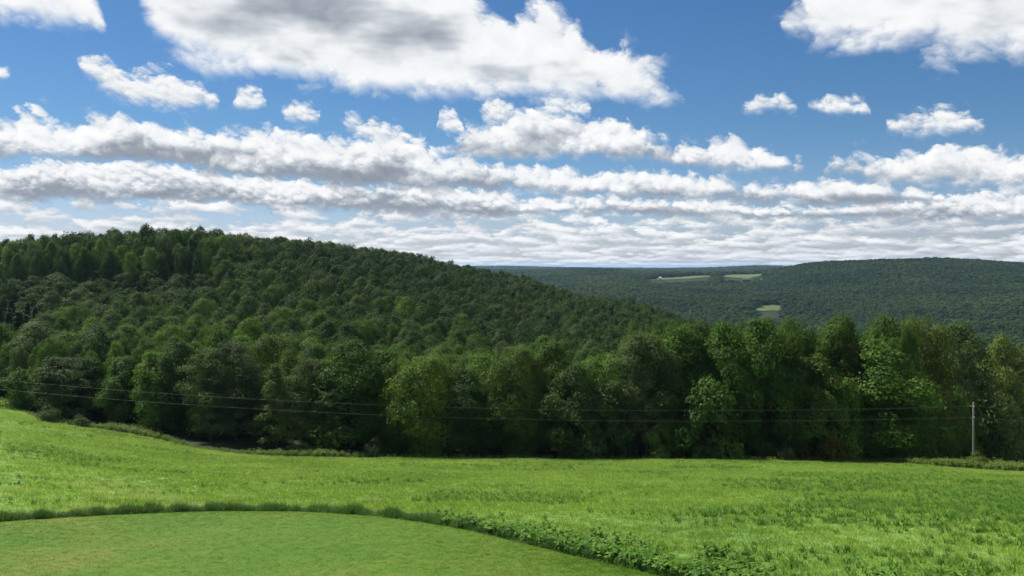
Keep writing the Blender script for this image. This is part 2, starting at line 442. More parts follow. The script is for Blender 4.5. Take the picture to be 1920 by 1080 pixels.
def tag(o, label=None, category=None, group=None, kind=None):
    if label: o['label'] = label
    if category: o['category'] = category
    if group: o['group'] = group
    if kind: o['kind'] = kind
    return o
def new_mat(name):
    m = bpy.data.materials.new(name); m.use_nodes = True
    t = NT(m.node_tree); t.n.clear()
    return m, t
def finish(t, surf):
    o = t.node('ShaderNodeOutputMaterial'); t.l.new(surf, o.inputs['Surface'])
def principled(t, col, rough=0.8, spec=0.2, **kw):
    p = t.node('ShaderNodeBsdfPrincipled')
    t.put(p.inputs['Base Color'], col); t.put(p.inputs['Roughness'], rough); t.put(p.inputs['Specular IOR Level'], spec)
    for k, v in kw.items(): t.put(p.inputs[k], v)
    return p.outputs[0]
def pos_node(t):
    return t.node('ShaderNodeNewGeometry').outputs['Position']


# ---------------------------------------------------------------- ground materials
def soil_material():
    m, t = new_mat('forest_floor')
    P = pos_node(t)
    n = t.noise(P, 0.35, 5, 0.6)
    finish(t, principled(t, t.ramp(n, [(0.3, (0.018, 0.026, 0.011)), (0.7, (0.034, 0.044, 0.018))]), 0.95, 0.1))
    return m
def field_material():
    m, t = new_mat('field_sward')
    P = pos_node(t)
    big = t.noise(P, 0.06, 4, 0.55)
    fine = t.noise(P, 3.0, 4, 0.65)
    c1 = t.ramp(big, [(0.3, (0.085, 0.180, 0.028)), (0.5, (0.120, 0.225, 0.040)), (0.7, (0.155, 0.255, 0.055))])
    c2 = t.mix(t.smooth(fine, 0.35, 0.65), (0.62, 0.66, 0.6, 1), (1.15, 1.1, 1.1, 1))
    finish(t, principled(t, t.mix(1.0, c1, c2, 'MULTIPLY'), 0.85, 0.15))
    return m
def lawn_material():
    m, t = new_mat('mown_turf')
    P = pos_node(t)
    big = t.noise(P, 0.12, 4, 0.6)
    mid = t.noise(P, 0.7, 4, 0.6)
    fine = t.noise(P, 9.0, 3, 0.7)
    c = t.ramp(t.add(t.mul(big, 0.65), t.mul(mid, 0.35)), [(0.36, (0.050, 0.122, 0.007)), (0.52, (0.070, 0.136, 0.009)), (0.68, (0.120, 0.150, 0.022))])
    c = t.mix(1.0, c, t.mix(t.smooth(fine, 0.3, 0.7), (0.72, 0.74, 0.7, 1), (1.15, 1.15, 1.2, 1)), 'MULTIPLY')
    finish(t, principled(t, c, 0.85, 0.15))
    return m
def meadow_material():
    m, t = new_mat('hay_meadow')
    n = t.noise(pos_node(t), 0.012, 4, 0.6)
    finish(t, principled(t, t.ramp(n, [(0.35, (0.070, 0.104, 0.036)), (0.65, (0.100, 0.132, 0.046))]), 0.9, 0.1))
    return m
M_SOIL, M_FIELD, M_LAWN, M_MEADOW = soil_material(), field_material(), lawn_material(), meadow_material()


# ---------------------------------------------------------------- ground, field and lawn sheets
def build_ground():
    ang_f = np.linspace(R(-42), R(42), 300)
    ang_b = np.linspace(R(42), R(360 - 42), 60)[1:-1]
    ang = np.concatenate([ang_f, ang_b])
    rad = np.concatenate([[0.0], np.exp(np.linspace(math.log(4.0), math.log(40000.0), 330))])
    A, Rr = np.meshgrid(ang, rad)
    X, Y = Rr * np.sin(A), Rr * np.cos(A)
    Z = ground(X, Y)
    # a hollow under the lawn and field sheets keeps the lower sheet out of the way
    px = bearing(X, Y)
    under = (Y > -30) & (Y < field_y(px) + 1.0) & (np.abs(X) < 260) & (Y < 260)
    Z = np.where(under, Z - 0.35, Z)
    nr, na = X.shape
    idx = np.arange(nr * na).reshape(nr, na)
    a, b = idx[:-1, :], idx[1:, :]
    a2, b2 = np.roll(a, -1, 1), np.roll(b, -1, 1)
    faces = np.stack([a, a2, b2, b], -1).reshape(-1, 4)[:, ::-1]
    me = mesh_from('ground', np.stack([X, Y, Z], -1).reshape(-1, 3), faces, M_SOIL, smooth=True)
    o = link('ground', me); tag(o, 'dark wooded earth running from the valley to the far hills', 'ground', kind='structure')
def sheet(name, pxs, y_near, y_far, rows, mat, lift, label, cat):
    s = np.linspace(0, 1, rows)[:, None]
    Yn, Yf = y_near[None, :], y_far[None, :]
    Y = np.exp(np.log(Yn + 12.0) * (1 - s) + np.log(Yf + 12.0) * s) - 12.0
    X = (pxs[None, :] - 960.0) / F_PX * np.maximum(Y, 12.0 * 0 + 30.0 * 0 + np.maximum(Y, 1.0))
    Z = ground(X, Y) + lift
    n, k = X.shape
    idx = np.arange(n * k).reshape(n, k)
    faces = np.stack([idx[:-1, :-1], idx[:-1, 1:], idx[1:, 1:], idx[1:, :-1]], -1).reshape(-1, 4)
    o = link(name, mesh_from(name, np.stack([X, Y, Z], -1).reshape(-1, 3), faces, mat, smooth=True))
    return tag(o, label, cat, kind='structure')
def build_field():
    pxs = np.linspace(-480, 2400, 260)
    jit = 0.5 * fbm2(pxs / 9.0, pxs * 0 + 2.2, 5, 3)
    sheet('field', pxs, lawn_y(pxs) + 0.0, field_y(pxs) + jit, 120, M_FIELD, 0.0, 'bright green hay field sloping down to the tree line', 'field')
    xs = np.linspace(-70, 70, 200); ys0 = -8.0
    # the lawn: from behind the viewer to its curved edge
    S = np.linspace(0, 1, 70)[:, None]
    n_px = np.linspace(-420, 2300, 240)
    ye = lawn_y(n_px); xe = (n_px - 960) / F_PX * ye
    X = xe[None, :] * (0.25 + 0.75 * S); Y = ys0 + (ye[None, :] + 0.25 - ys0) * S
    Z = ground(X, Y) + 0.012
    n, k = X.shape; idx = np.arange(n * k).reshape(n, k)
    faces = np.stack([idx[:-1, :-1], idx[:-1, 1:], idx[1:, 1:], idx[1:, :-1]], -1).reshape(-1, 4)
    o = link('lawn', mesh_from('lawn', np.stack([X, Y, Z], -1).reshape(-1, 3), faces, M_LAWN, smooth=True))
    tag(o, 'mown lawn with a rounded edge and worn yellowish patches', 'lawn', kind='structure')
    for nm, poly in MEADOWS:
        lo = min(p[1] for p in poly); hi = max(p[1] for p in poly); l = min(p[0] for p in poly); r_ = max(p[0] for p in poly)
        cx = sum(p[0] for p in poly) / len(poly); cyy = sum(p[1] for p in poly) / len(poly)
        # a fan of rings from the middle to the outline
        out = []
        for i in range(len(poly)):
            p, q = poly[i], poly[(i + 1) % len(poly)]
            for s in np.linspace(0, 1, 6)[:-1]: out.append((p[0] + (q[0] - p[0]) * s, p[1] + (q[1] - p[1]) * s))
        out = np.array(out); rings = np.linspace(0.02, 1.03, 10)
        G = np.array([[cx, cyy]])[None] + (out[None] - np.array([[cx, cyy]])[None]) * rings[:, None, None]
        X = (G[..., 0] - 960) / F_PX * G[..., 1]; Y = G[..., 1]; Z = ground(X, Y) + 1.2
        n, k = X.shape; idx = np.arange(n * k).reshape(n, k)
        a, b = idx[:-1], idx[1:]
        faces = np.stack([a, np.roll(a, -1, 1), np.roll(b, -1, 1), b], -1).reshape(-1, 4)
        o = link('meadow', mesh_from('meadow', np.stack([X, Y, Z], -1).reshape(-1, 3), faces, M_MEADOW, smooth=True))
        tag(o, {'upper': 'long pale meadow strip on the far plateau, west of the dark tree gap', 'crest': 'pale green meadow on the far plateau below the wooded ridge',
                'lower': 'small pale clearing lower on the far wooded hillside'}[nm], 'meadow', kind='structure')
build_ground()
build_field()


# ================================================================ foliage
def leaf_material(name, source, trans=0.33, stand_shade_scale=0.016, mixw=0.6, tone=0.70, warm=(1.10, 1.07, 0.92)):
    """Leaves: colour from the object (single trees) or drawn per instance (woods), varied clump by clump and leaf by leaf."""
    m, t = new_mat(name)
    clump = t.node('ShaderNodeAttribute', attribute_name='clump').outputs['Fac']
    leaf = t.node('ShaderNodeAttribute', attribute_name='leaf').outputs['Fac']
    info = t.node('ShaderNodeObjectInfo')
    if source == 'object':
        base = info.outputs['Color']
        turned = t.m('GREATER_THAN', t.sub(1.0, info.outputs['Alpha']), clump)
        rust = t.mix(leaf, (0.10, 0.060, 0.018, 1), (0.12, 0.10, 0.022, 1))
        base = t.mix(turned, base, rust)
    else:
        stand = t.noise(info.outputs['Location'], stand_shade_scale, 3, 0.6)      # lighter and darker stands; dark patches also painted in as cloud shadow
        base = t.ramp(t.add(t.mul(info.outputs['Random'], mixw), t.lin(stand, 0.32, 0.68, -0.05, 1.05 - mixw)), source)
    v = t.add(tone, t.add(t.mul(clump, 0.80 * tone), t.mul(leaf, 0.85 * tone)))
    vv = t.node('ShaderNodeCombineColor'); 
    for i in range(3): t.l.new(v, vv.inputs[i])
    col = t.mix(1.0, t.mix(1.0, base, warm + (1,), 'MULTIPLY'), vv.outputs[0], 'MULTIPLY')
    hs = t.node('ShaderNodeHueSaturation'); t.put(hs.inputs['Hue'], t.lin(clump, 0, 1, 0.508, 0.484)); t.l.new(col, hs.inputs['Color'])
    col = hs.outputs[0]
    pr = principled(t, col, 0.65, 0.07)
    tr = t.node('ShaderNodeBsdfTranslucent')
    t.l.new(t.mix(1.0, col, (1.25, 1.35, 0.6, 1), 'MULTIPLY'), tr.inputs['Color'])
    mx = t.node('ShaderNodeMixShader'); mx.inputs[0].default_value = trans
    t.l.new(pr, mx.inputs[1]); t.l.new(tr.outputs[0], mx.inputs[2])
    finish(t, mx.outputs[0])
    return m
def bark_material(name, dark, pale):
    m, t = new_mat(name)
    P = t.node('ShaderNodeTexCoord').outputs['Object']
    mp = t.node('ShaderNodeMapping'); mp.inputs['Scale'].default_value = (1, 1, 0.25); t.l.new(P, mp.inputs[0])
    n = t.noise(mp.outputs[0], 5.0, 5, 0.65)
    bp = t.node('ShaderNodeBump'); bp.inputs['Strength'].default_value = 0.5; t.l.new(n, bp.inputs['Height'])
    finish(t, principled(t, t.ramp(n, [(0.35, dark), (0.65, pale)]), 0.9, 0.15, Normal=bp.outputs[0]))
    return m
DARK, MID, BRIGHT = (0.026, 0.058, 0.015), (0.040, 0.082, 0.017), (0.062, 0.122, 0.022)
YELLOW, SILVER, OLIVE, DEEP = (0.062, 0.106, 0.020), (0.056, 0.088, 0.038), (0.046, 0.082, 0.018), (0.022, 0.048, 0.018)
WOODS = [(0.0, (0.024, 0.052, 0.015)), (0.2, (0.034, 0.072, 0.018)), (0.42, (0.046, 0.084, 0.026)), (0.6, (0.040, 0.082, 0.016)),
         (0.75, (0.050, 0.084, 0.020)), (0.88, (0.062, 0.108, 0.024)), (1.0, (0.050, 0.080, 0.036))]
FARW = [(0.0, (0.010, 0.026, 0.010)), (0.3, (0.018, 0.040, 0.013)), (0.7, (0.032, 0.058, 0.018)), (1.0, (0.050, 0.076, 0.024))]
M_LEAF = leaf_material('tree_leaves', 'object')
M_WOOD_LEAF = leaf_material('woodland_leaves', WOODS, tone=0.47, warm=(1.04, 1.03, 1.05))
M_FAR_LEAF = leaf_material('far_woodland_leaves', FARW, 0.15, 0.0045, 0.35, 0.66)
M_BARK = bark_material('bark', (0.035, 0.028, 0.020), (0.115, 0.095, 0.075))
M_BARK_PALE = bark_material('pale_bark', (0.11, 0.105, 0.09), (0.30, 0.29, 0.26))

def diamonds(C, N, L, W, rng):
    """Leaf shapes (four corners each, a little folded) at C with normal N, length L and width W."""
    n = len(C)
    N = N / np.maximum(np.linalg.norm(N, axis=1, keepdims=True), 1e-6)
    T = np.cross(N, rng.normal(size=(n, 3))); T /= np.maximum(np.linalg.norm(T, axis=1, keepdims=True), 1e-6)
    B = np.cross(N, T)
    L = np.asarray(L)[:, None]; W = np.asarray(W)[:, None]
    V = np.stack([C - T * L * 0.5, C + B * W * 0.5 + N * W * 0.16 - T * L * 0.06, C + T * L * 0.5, C - B * W * 0.5 + N * W * 0.16 - T * L * 0.06], 1)
    return V.reshape(-1, 3), np.arange(4 * n).reshape(n, 4)

def tube(path, rad, sides):
    """A tapering tube along a path of points."""
    path = np.asarray(path, float); n = len(path)
    d = np.gradient(path, axis=0); d /= np.linalg.norm(d, axis=1, keepdims=True)
    ref = np.array([0.31, 0.95, 0.05]); a = np.cross(d, ref); a /= np.linalg.norm(a, axis=1, keepdims=True); b = np.cross(d, a)
    th = np.linspace(0, 2 * math.pi, sides, endpoint=False)
    V = path[:, None] + (a[:, None] * np.cos(th)[None, :, None] + b[:, None] * np.sin(th)[None, :, None]) * np.asarray(rad)[:, None, None]
    idx = np.arange(n * sides).reshape(n, sides)
    p, q = idx[:-1], idx[1:]
    F = np.stack([p, np.roll(p, -1, 1), np.roll(q, -1, 1), q], -1).reshape(-1, 4)
    return V.reshape(-1, 3), F

def profile(shape, u):
    if shape == 'round': return np.sin(np.pi * np.clip(u * 0.92 + 0.06, 0, 1) ** 0.80) ** 0.62
    if shape == 'broad': return np.sin(np.pi * np.clip(u * 0.88 + 0.10, 0, 1) ** 0.90) ** 0.50
    if shape == 'column': return np.clip(np.sin(np.pi * np.clip(u * 0.9 + 0.08, 0, 1) ** 0.7), 0, 1) ** 0.45
    if shape == 'cone': return np.clip(1.0 - u, 0, 1) ** 0.75 * np.clip(u * 9 + 0.35, 0, 1)
    return np.clip(1 - u, 0, 1) ** 0.85 + 0.03

def make_tree(seed, H, Rad, base, shape, n_clump, n_leaf, leaf, clump_r, spread=1.0, lean=0.0, limbs=11, trunk_r=0.24, droop=0.25, uneven=0.22):
    """(trunk mesh data, crown mesh data) of one tree, standing at the origin."""
    rng = np.random.default_rng(seed)
    # trunk
    k = 9
    zs = np.linspace(0, 1, k)
    off = np.cumsum(rng.normal(0, 0.10, (k, 2)), 0); off -= off[0]
    path = np.stack([off[:, 0] + lean * zs * H, off[:, 1], zs * H * 0.93 - 0.4], 1)
    rad = trunk_r * (1 - zs * 0.90) ** 0.8; rad[0] *= 1.5
    TV, TF = [], []
    def grow(V, F):
        TF.append(F + sum(len(v) for v in TV)); TV.append(V)
    grow(*tube(path, rad, 8))
    axis = lambda z: np.stack([np.interp(z, path[:, 2], path[:, 0]), np.interp(z, path[:, 2], path[:, 1])], -1)
    # clumps of foliage
    u = (np.arange(n_clump) + rng.random(n_clump)) / n_clump
    u = u ** 0.92
    ang = np.arange(n_clump) * 2.39996 + rng.normal(0, 0.5, n_clump)
    pr = profile(shape, u) * (1 + uneven * np.sin(ang * 2 + seed) + uneven * rng.normal(0, 0.8, n_clump))
    r = Rad * np.clip(pr, 0.06, 1.3) * np.sqrt(rng.uniform(0.30, 1.0, n_clump)) * spread
    cz = H * base + u * H * (1 - base) - clump_r * 0.45
    ax = axis(cz)
    C = np.stack([ax[:, 0] + r * np.cos(ang), ax[:, 1] + r * np.sin(ang), cz + rng.normal(0, 0.3, n_clump)], 1)
    rc = clump_r * rng.uniform(0.70, 1.35, n_clump) * (0.72 + 0.5 * np.clip(pr, 0, 1))
    # limbs out to some of the clumps
    for i in rng.choice(n_clump, min(limbs, n_clump), replace=False):
        z0 = max(H * 0.10, C[i, 2] - r[i] * rng.uniform(0.5, 1.0)); a0 = axis(np.array([z0]))[0]
        p0 = np.array([a0[0], a0[1], z0]); p2 = C[i]; p1 = (p0 + p2) / 2 + np.array([0, 0, -0.05 * r[i]]) + rng.normal(0, 0.12, 3)
        s = np.linspace(0, 1, 5)[:, None]
        P = (1 - s) ** 2 * p0 + 2 * s * (1 - s) * p1 + s ** 2 * p2
        rr = np.interp(z0, path[:, 2], rad) * 0.55
        grow(*tube(P, rr * np.linspace(1, 0.25, 5), 5))
    # leaves over each clump, more on its upper and outer side
    w = rc ** 2; cnt = np.maximum(6, (n_leaf * w / w.sum()).astype(int))
    ci = np.repeat(np.arange(n_clump), cnt); n = len(ci)
    D = rng.normal(size=(n, 3)); D /= np.linalg.norm(D, axis=1, keepdims=True)
    outv = C - np.stack([ax[:, 0], ax[:, 1], cz - H * 0.12], 1); outv /= np.maximum(np.linalg.norm(outv, axis=1, keepdims=True), 1e-6)
    flip = (D * (outv[ci] + np.array([0, 0, 0.7]))).sum(1) < -0.35
    D[flip & (rng.random(n) < 0.8)] *= -1
    lump = 1 + 0.28 * np.sin(D[:, 0] * 5 + ci) * np.sin(D[:, 1] * 5 + 2 * ci) * np.sin(D[:, 2] * 4 + 3 * ci) * 2
    rl = rc[ci] * rng.uniform(0.55, 1.08, n) ** 0.7 * lump
    P = C[ci] + D * rl[:, None] * np.array([1.08, 1.08, 0.80])
    P[:, 2] -= droop * (np.hypot(D[:, 0], D[:, 1]) * rl) * rng.uniform(0.2, 1.0, n)
    P[:, 2] = np.maximum(P[:, 2], 0.05)
    co = (P - np.array([0, 0, H * (base + 0.35 * (1 - base))])) / np.array([Rad, Rad, H * 0.5]); co /= np.maximum(np.linalg.norm(co, axis=1, keepdims=True), 1e-6)
    N = D * 0.75 + co * 0.65 + np.array([0, 0, 0.30]) + rng.normal(0, 0.46, (n, 3))
    sz = leaf * rng.uniform(0.6, 1.35, n)
    LV, LF = diamonds(P, N, sz, sz * rng.uniform(0.55, 0.8, n), rng)
    cl = rng.random(n_clump)[ci]; lf = rng.random(n)
    return (np.concatenate(TV), np.concatenate(TF)), (LV, LF, np.repeat(cl, 4), np.repeat(lf, 4))

def make_conifer(seed, H, Rad, n_tier, n_leaf, leaf):
    rng = np.random.default_rng(seed)
    TV, TF = tube(np.stack([np.zeros(7), np.zeros(7), np.linspace(-0.4, H, 7)], 1), np.linspace(0.26, 0.03, 7), 8)
    n = n_leaf
    br = rng.integers(0, n_tier * 9, n)
    tier = br // 9; u = tier / n_tier
    ang = (br % 9) * 2 * math.pi / 9 + tier * 0.7 + rng.normal(0, 0.10, n)
    reach = Rad * (1 - u) ** 0.8 * (0.75 + 0.35 * np.sin(br * 12.9898)) + 0.2
    s = rng.random(n) ** 0.6
    z = H * (0.06 + 0.93 * u) - s * reach * 0.42 + rng.normal(0, 0.10, n)
    P = np.stack([np.cos(ang) * s * reach, np.sin(ang) * s * reach, np.maximum(z, 0.1)], 1)
    N = np.stack([np.cos(ang) * 0.4, np.sin(ang) * 0.4, np.full(n, 0.8)], 1) + rng.normal(0, 0.45, (n, 3))
    sz = leaf * rng.uniform(0.6, 1.3, n)
    LV, LF = diamonds(P, N, sz, sz * 0.45, rng)
    return (TV, TF), (LV, LF, np.repeat(((br * 0.618) % 1.0), 4), np.repeat(rng.random(n), 4))

PROTO = {}
def keep(key, H, Rad, data, bark):
    (tv, tf), (lv, lf, cl, le) = data
    PROTO[key] = dict(H=H, R=Rad, trunk=mesh_from('trunk', tv, tf, bark, smooth=True),
                      crown=mesh_from('crown', lv, lf, M_LEAF, dict(clump=cl, leaf=le)))
def build_protos():
    keep('maple', 20, 5.6, make_tree(11, 20, 5.2, 0.08, 'round', 84, 24000, 0.37, 1.55), M_BARK)
    keep('maple2', 20, 5.8, make_tree(23, 20, 5.4, 0.07, 'round', 66, 23000, 0.38, 1.75, uneven=0.30), M_BARK)
    keep('oak', 18, 6.8, make_tree(37, 18, 6.2, 0.06, 'broad', 90, 25000, 0.37, 1.70, lean=0.02), M_BARK)
    keep('aspen', 21, 4.3, make_tree(41, 21, 4.0, 0.14, 'column', 120, 17000, 0.31, 1.05, limbs=18, trunk_r=0.20, uneven=0.30), M_BARK_PALE)
    PROTO['slender'] = dict(PROTO['aspen'], trunk=PROTO['aspen']['trunk'].copy()); PROTO['slender']['trunk'].materials[0] = M_BARK
    keep('ash', 19, 4.6, make_tree(53, 19, 4.6, 0.10, 'cone', 96, 9500, 0.36, 0.95, limbs=30, trunk_r=0.22, uneven=0.15), M_BARK)
    keep('tier', 17, 5.2, make_tree(67, 17, 5.0, 0.02, 'round', 78, 22000, 0.39, 1.45, droop=0.55, uneven=0.34), M_BARK)
    keep('small', 9, 3.9, make_tree(71, 9, 3.6, 0.0, 'broad', 46, 9000, 0.38, 1.15, trunk_r=0.13), M_BARK)
    keep('shrub', 3, 2.0, make_tree(83, 3, 1.8, 0.0, 'broad', 22, 2600, 0.26, 0.75, trunk_r=0.05, limbs=6), M_BARK)
    keep('conifer', 20, 3.4, make_conifer(91, 20, 3.4, 26, 12000, 0.55), M_BARK)
build_protos()

def plant(key, name, x, y, H, width, color, turned=0.0, rz=None, label=None, group=None, category='tree', sink=0.1):
    """One tree: an Empty at its foot that carries trunk and crown."""
    pr = PROTO[key]
    o = bpy.data.objects.new(name, None); COL.objects.link(o)
    o.empty_display_size = 0.5
    o.location = (x, y, float(ground(x, y)) - sink)
    s = width / (2 * pr['R'])
    o.scale = (s, s, H / pr['H'])
    o.rotation_euler = (0, 0, random.uniform(0, 6.28) if rz is None else rz)
    for part in ('trunk', 'crown'):
        c = bpy.data.objects.new(part, pr[part]); COL.objects.link(c); c.parent = o
        c.color = (color[0], color[1], color[2], 1.0 - turned)
    return tag(o, label, category, group)

# ---------------------------------------------------------------- the trees of the wood's edge, one by one
# (kind, bearing px, top row, width px, metres behind the field edge, colour, share of turned leaves, short name, label)
EDGE = [
    ('small', -60, 650, 110, 5, MID, 0, 'tree beyond the frame', 'dense green tree at the field corner, outermost of the row'),
    ('small', 8, 706, 66, 3, DARK, 0, 'low tree at the field corner', 'low dark green tree at the upper field corner beside the frame edge'),
    ('small', 52, 690, 76, 3, MID, 0, 'second small tree from the field corner', 'small rounded tree, second from the upper field corner, crown down to the grass'),
    ('tier', 108, 668, 100, 4, (0.044, 0.074, 0.030), 0, 'rounded grey-green tree', 'rounded grey-green tree at the bend of the field edge, crown to the ground'),
    ('slender', 62, 604, 96, 26, SILVER, 0, 'tall silvery tree by the field corner', 'tall silvery green tree rising behind the small trees at the field corner'),
    ('maple', 160, 670, 92, 6, DARK, 0, 'dark tree over the hollow', 'dark green tree over the shaded hollow beside the bright weeds'),
    ('maple2', 178, 612, 118, 24, (0.034, 0.066, 0.015), 0, 'broad dark crown over the hollow', 'broad dark crown standing behind the tree over the shaded hollow'),
    ('tier', 228, 668, 80, 2, MID, 0, 'tiered tree', 'tree with drooping tiers of branches down to the weeds, lit on one side'),
    ('tier', 290, 658, 88, 1, BRIGHT, 0, 'bright tiered tree', 'bright green tree with tiered branches, brightest of the wood edge below the hill'),
    ('maple', 336, 640, 82, 4, DARK, 0, 'tall dark tree', 'tall dark green tree between the bright tiered tree and the pale slender one'),
    ('slender', 392, 652, 84, 2, SILVER, 0, 'pale slender tree', 'pale silvery slender tree with loose crown beside the tall dark tree'),
    ('slender', 440, 640, 96, 5, (0.040, 0.062, 0.034), 0, 'dark slender tree', 'dark grey-green slender tree with a loose crown over the clearing in the weeds'),
    ('ash', 517, 682, 92, 0, (0.052, 0.080, 0.026), 0, 'cone-shaped tree', 'cone-shaped thin tree with a straight visible trunk in the weeds'),
    ('oak', 508, 628, 118, 22, OLIVE, 0, 'olive crown behind the cone-shaped tree', 'olive green crown behind the cone-shaped thin tree'),
    ('slender', 588, 672, 80, 3, (0.050, 0.078, 0.030), 0, 'grey-green tree', 'grey-green slender tree right beside the cone-shaped thin tree'),
    ('maple2', 656, 640, 136, 3, (0.034, 0.070, 0.018), 0, 'big dark tree', 'big dark green tree with a heavy crown where the wires emerge'),
    ('maple', 728, 655, 110, 8, MID, 0, 'tree beside the yellow-green one', 'mid green tree between the big dark tree and the yellow-green one'),
    ('oak', 800, 668, 132, 2, YELLOW, 0, 'yellow-green tree', 'broad yellow-green tree, the yellowest of the middle of the wood edge'),
    ('maple2', 872, 690, 112, 3, DARK, 0, 'dark low tree', 'dark low tree filling the gap beside the yellow-green tree'),
    ('maple', 908, 664, 100, 9, (0.060, 0.120, 0.018), 0, 'fresh green crown', 'fresh green crown peeping over the dark low tree'),
    ('oak', 968, 650, 124, 4, (0.050, 0.086, 0.021), 0, 'olive tree in the middle', 'olive tinted broad tree in the middle of the wood edge'),
    ('maple', 1030, 640, 112, 9, OLIVE, 0, 'tall olive crown', 'tall olive crown behind the middle of the wood edge'),
    ('maple2', 1082, 684, 116, 2, (0.036, 0.068, 0.020), 0, 'deep green tree', 'deep green tree standing forward, just before the pale-trunked tree'),
    ('oak', 1142, 662, 112, 8, BRIGHT, 0, 'lime crown', 'lime green crown between the deep green tree and the pale-trunked tree'),
    ('small', 1128, 718, 100, 1, (0.040, 0.076, 0.026), 0, 'dull green small tree', 'dull green small tree at the foot of the lime crown'),
    ('aspen', 1214, 624, 104, 3, (0.056, 0.084, 0.034), 0, 'pale-trunked tree', 'tall slender grey-green tree with a pale trunk showing'),
    ('maple', 1276, 612, 118, 6, (0.050, 0.098, 0.020), 0, 'tall green tree', 'tall green tree next to the pale-trunked tree, bushy tree at its foot'),
    ('small', 1322, 706, 112, 0, (0.046, 0.094, 0.019), 0, 'bushy low tree', 'bushy low green tree standing forward at the foot of the tall trees'),
    ('small', 1244, 790, 62, -1, (0.066, 0.110, 0.026), 0, 'sunlit bush', 'small sunlit bush at the foot of the pale-trunked tree'),
    ('maple2', 1362, 606, 116, 5, (0.044, 0.090, 0.018), 0, 'leafy tall tree', 'leafy tall tree behind the bushy low one'),
    ('maple', 1432, 596, 120, 4, (0.046, 0.094, 0.020), 0, 'tall full tree', 'tall full tree, neighbour of the rust-tinged one'),
    ('oak', 1490, 598, 112, 10, MID, 0, 'crown behind the rust-tinged tree', 'high green crown right behind the rust-tinged tree'),
    ('tier', 1518, 664, 116, 1, (0.058, 0.096, 0.022), 0.10, 'rust-tinged tree', 'tree tinged with rust-red and yellow leaves at the wood edge'),
    ('maple', 1572, 592, 112, 9, (0.042, 0.084, 0.018), 0.03, 'crown above the layered tree', 'high crown between the rust-tinged tree and the big layered tree'),
    ('maple2', 1645, 636, 168, 1, (0.052, 0.106, 0.020), 0, 'big layered tree', 'big layered bright-edged tree, broadest of the wood edge'),
    ('small', 1592, 708, 70, -1, (0.062, 0.124, 0.024), 0, 'bright bough tree', 'small bright green tree against the side of the big layered tree'),
    ('oak', 1664, 592, 122, 14, MID, 0, 'crown over the layered tree', 'crown rising straight over the big layered tree'),
    ('oak', 1722, 596, 130, 11, (0.066, 0.096, 0.021), 0.0, 'yellowish-topped tree', 'yellowish tall crown, highest above the utility pole side of the wood'),
    ('aspen', 1766, 612, 104, 4, (0.048, 0.076, 0.034), 0, 'thin grey tree', 'thin grey-green tree with a bare pale trunk near the utility pole'),
    ('maple', 1806, 606, 108, 10, (0.054, 0.090, 0.024), 0, 'crown sloping to the pole', 'rounded crown sloping down above the utility pole'),
    ('small', 1816, 706, 118, 1, (0.052, 0.102, 0.022), 0, 'maple by the pole', 'spreading low green tree directly behind the utility pole'),
    ('maple2', 1880, 632, 96, 5, (0.082, 0.120, 0.026), 0, 'yellowish tree past the pole', 'yellowish green tree just past the utility pole'),
    ('oak', 1926, 646, 92, 4, (0.062, 0.082, 0.026), 0.0, 'brownish tree at the frame edge', 'brownish green tree past the pole, cut by the frame'),
    ('maple', 1990, 620, 120, 5, MID, 0, 'tree beyond the pole', 'green tree beyond the pole, last of the wood edge'),
    ('maple2', 2075, 630, 130, 5, DARK, 0, 'tree far beyond the pole', 'dark tree far beyond the pole at the wood edge'),
    ('maple', -150, 640, 120, 6, DARK, 0, 'tree far past the field corner', 'dark tree far past the field corner'),
]
EDGE_GROUP = 'trees along the edge of the wood'
placed = []                                     # (x, y, radius, bearing px, short name)
for kind, px, top, wpx, back, colr, turned, short, label in EDGE:
    y = float(tree_y(px)) + 3.0 + back
    x = (px - 960.0) / F_PX * y
    gz = float(ground(x, y))
    d = ray(px, top); H = d[2] * y / d[1] - gz
    w = wpx * y / F_PX * 1.0
    plant(kind, 'deciduous_tree', x, y, H, w, colr, turned, label=label, group=EDGE_GROUP)
    placed.append((x, y, w / 2, px, short, H))

# ---------------------------------------------------------------- candidates for the rest of the woods
def scatter(y0, y1, step, jitter, pxl, pxr, rng):
    """Jittered lattice of points with the given spacing between two distances and two bearings."""
    ys = np.arange(y0, y1, step)
    out = []
    for i, y in enumerate(ys):
        xs = np.arange((pxl - 960) / F_PX * y, (pxr - 960) / F_PX * y, step) + (i % 2) * step / 2
        out.append(np.stack([xs, np.full(len(xs), y)], 1))
    P = np.concatenate(out)
    return P + rng.uniform(-jitter, jitter, P.shape) * step
def seen(P, H, W, slack, shelter=1.0):
    """How many rows of each tree show over the ones in front of it (frame pixels); P must be sorted by distance."""
    px, ptop = to_px(P[:, 0], P[:, 1], ground(P[:, 0], P[:, 1]) + H)
    hw = np.maximum(W / 2 * F_PX / P[:, 1], 1.0)
    line = np.full(3400, 1200.0)
    show = np.empty(len(P))
    a = np.clip((px - hw * 0.8 + 700).astype(int), 0, 3399); b = np.clip((px + hw * 0.8 + 700).astype(int) + 1, 1, 3400)
    for i in range(len(P)):
        seg = line[a[i]:b[i]]
        show[i] = seg.max() - ptop[i] if len(seg) else -99
        np.minimum(seg, ptop[i] + (H[i] * 0.12) * F_PX / P[i, 1] * shelter, out=seg)
    return show, px, ptop
rng = np.random.default_rng(101)
P = scatter(120, 900, 4.8, 0.45, -160, 2080, rng)
bp = bearing(P[:, 0], P[:, 1])
P = P[P[:, 1] > tree_y(bp) + 6.5]
for x, y, r_, *_ in placed:                     # leave room for the edge trees
    P = P[np.hypot(P[:, 0] - x, P[:, 1] - y) > max(r_ * 0.55, 1.8)]
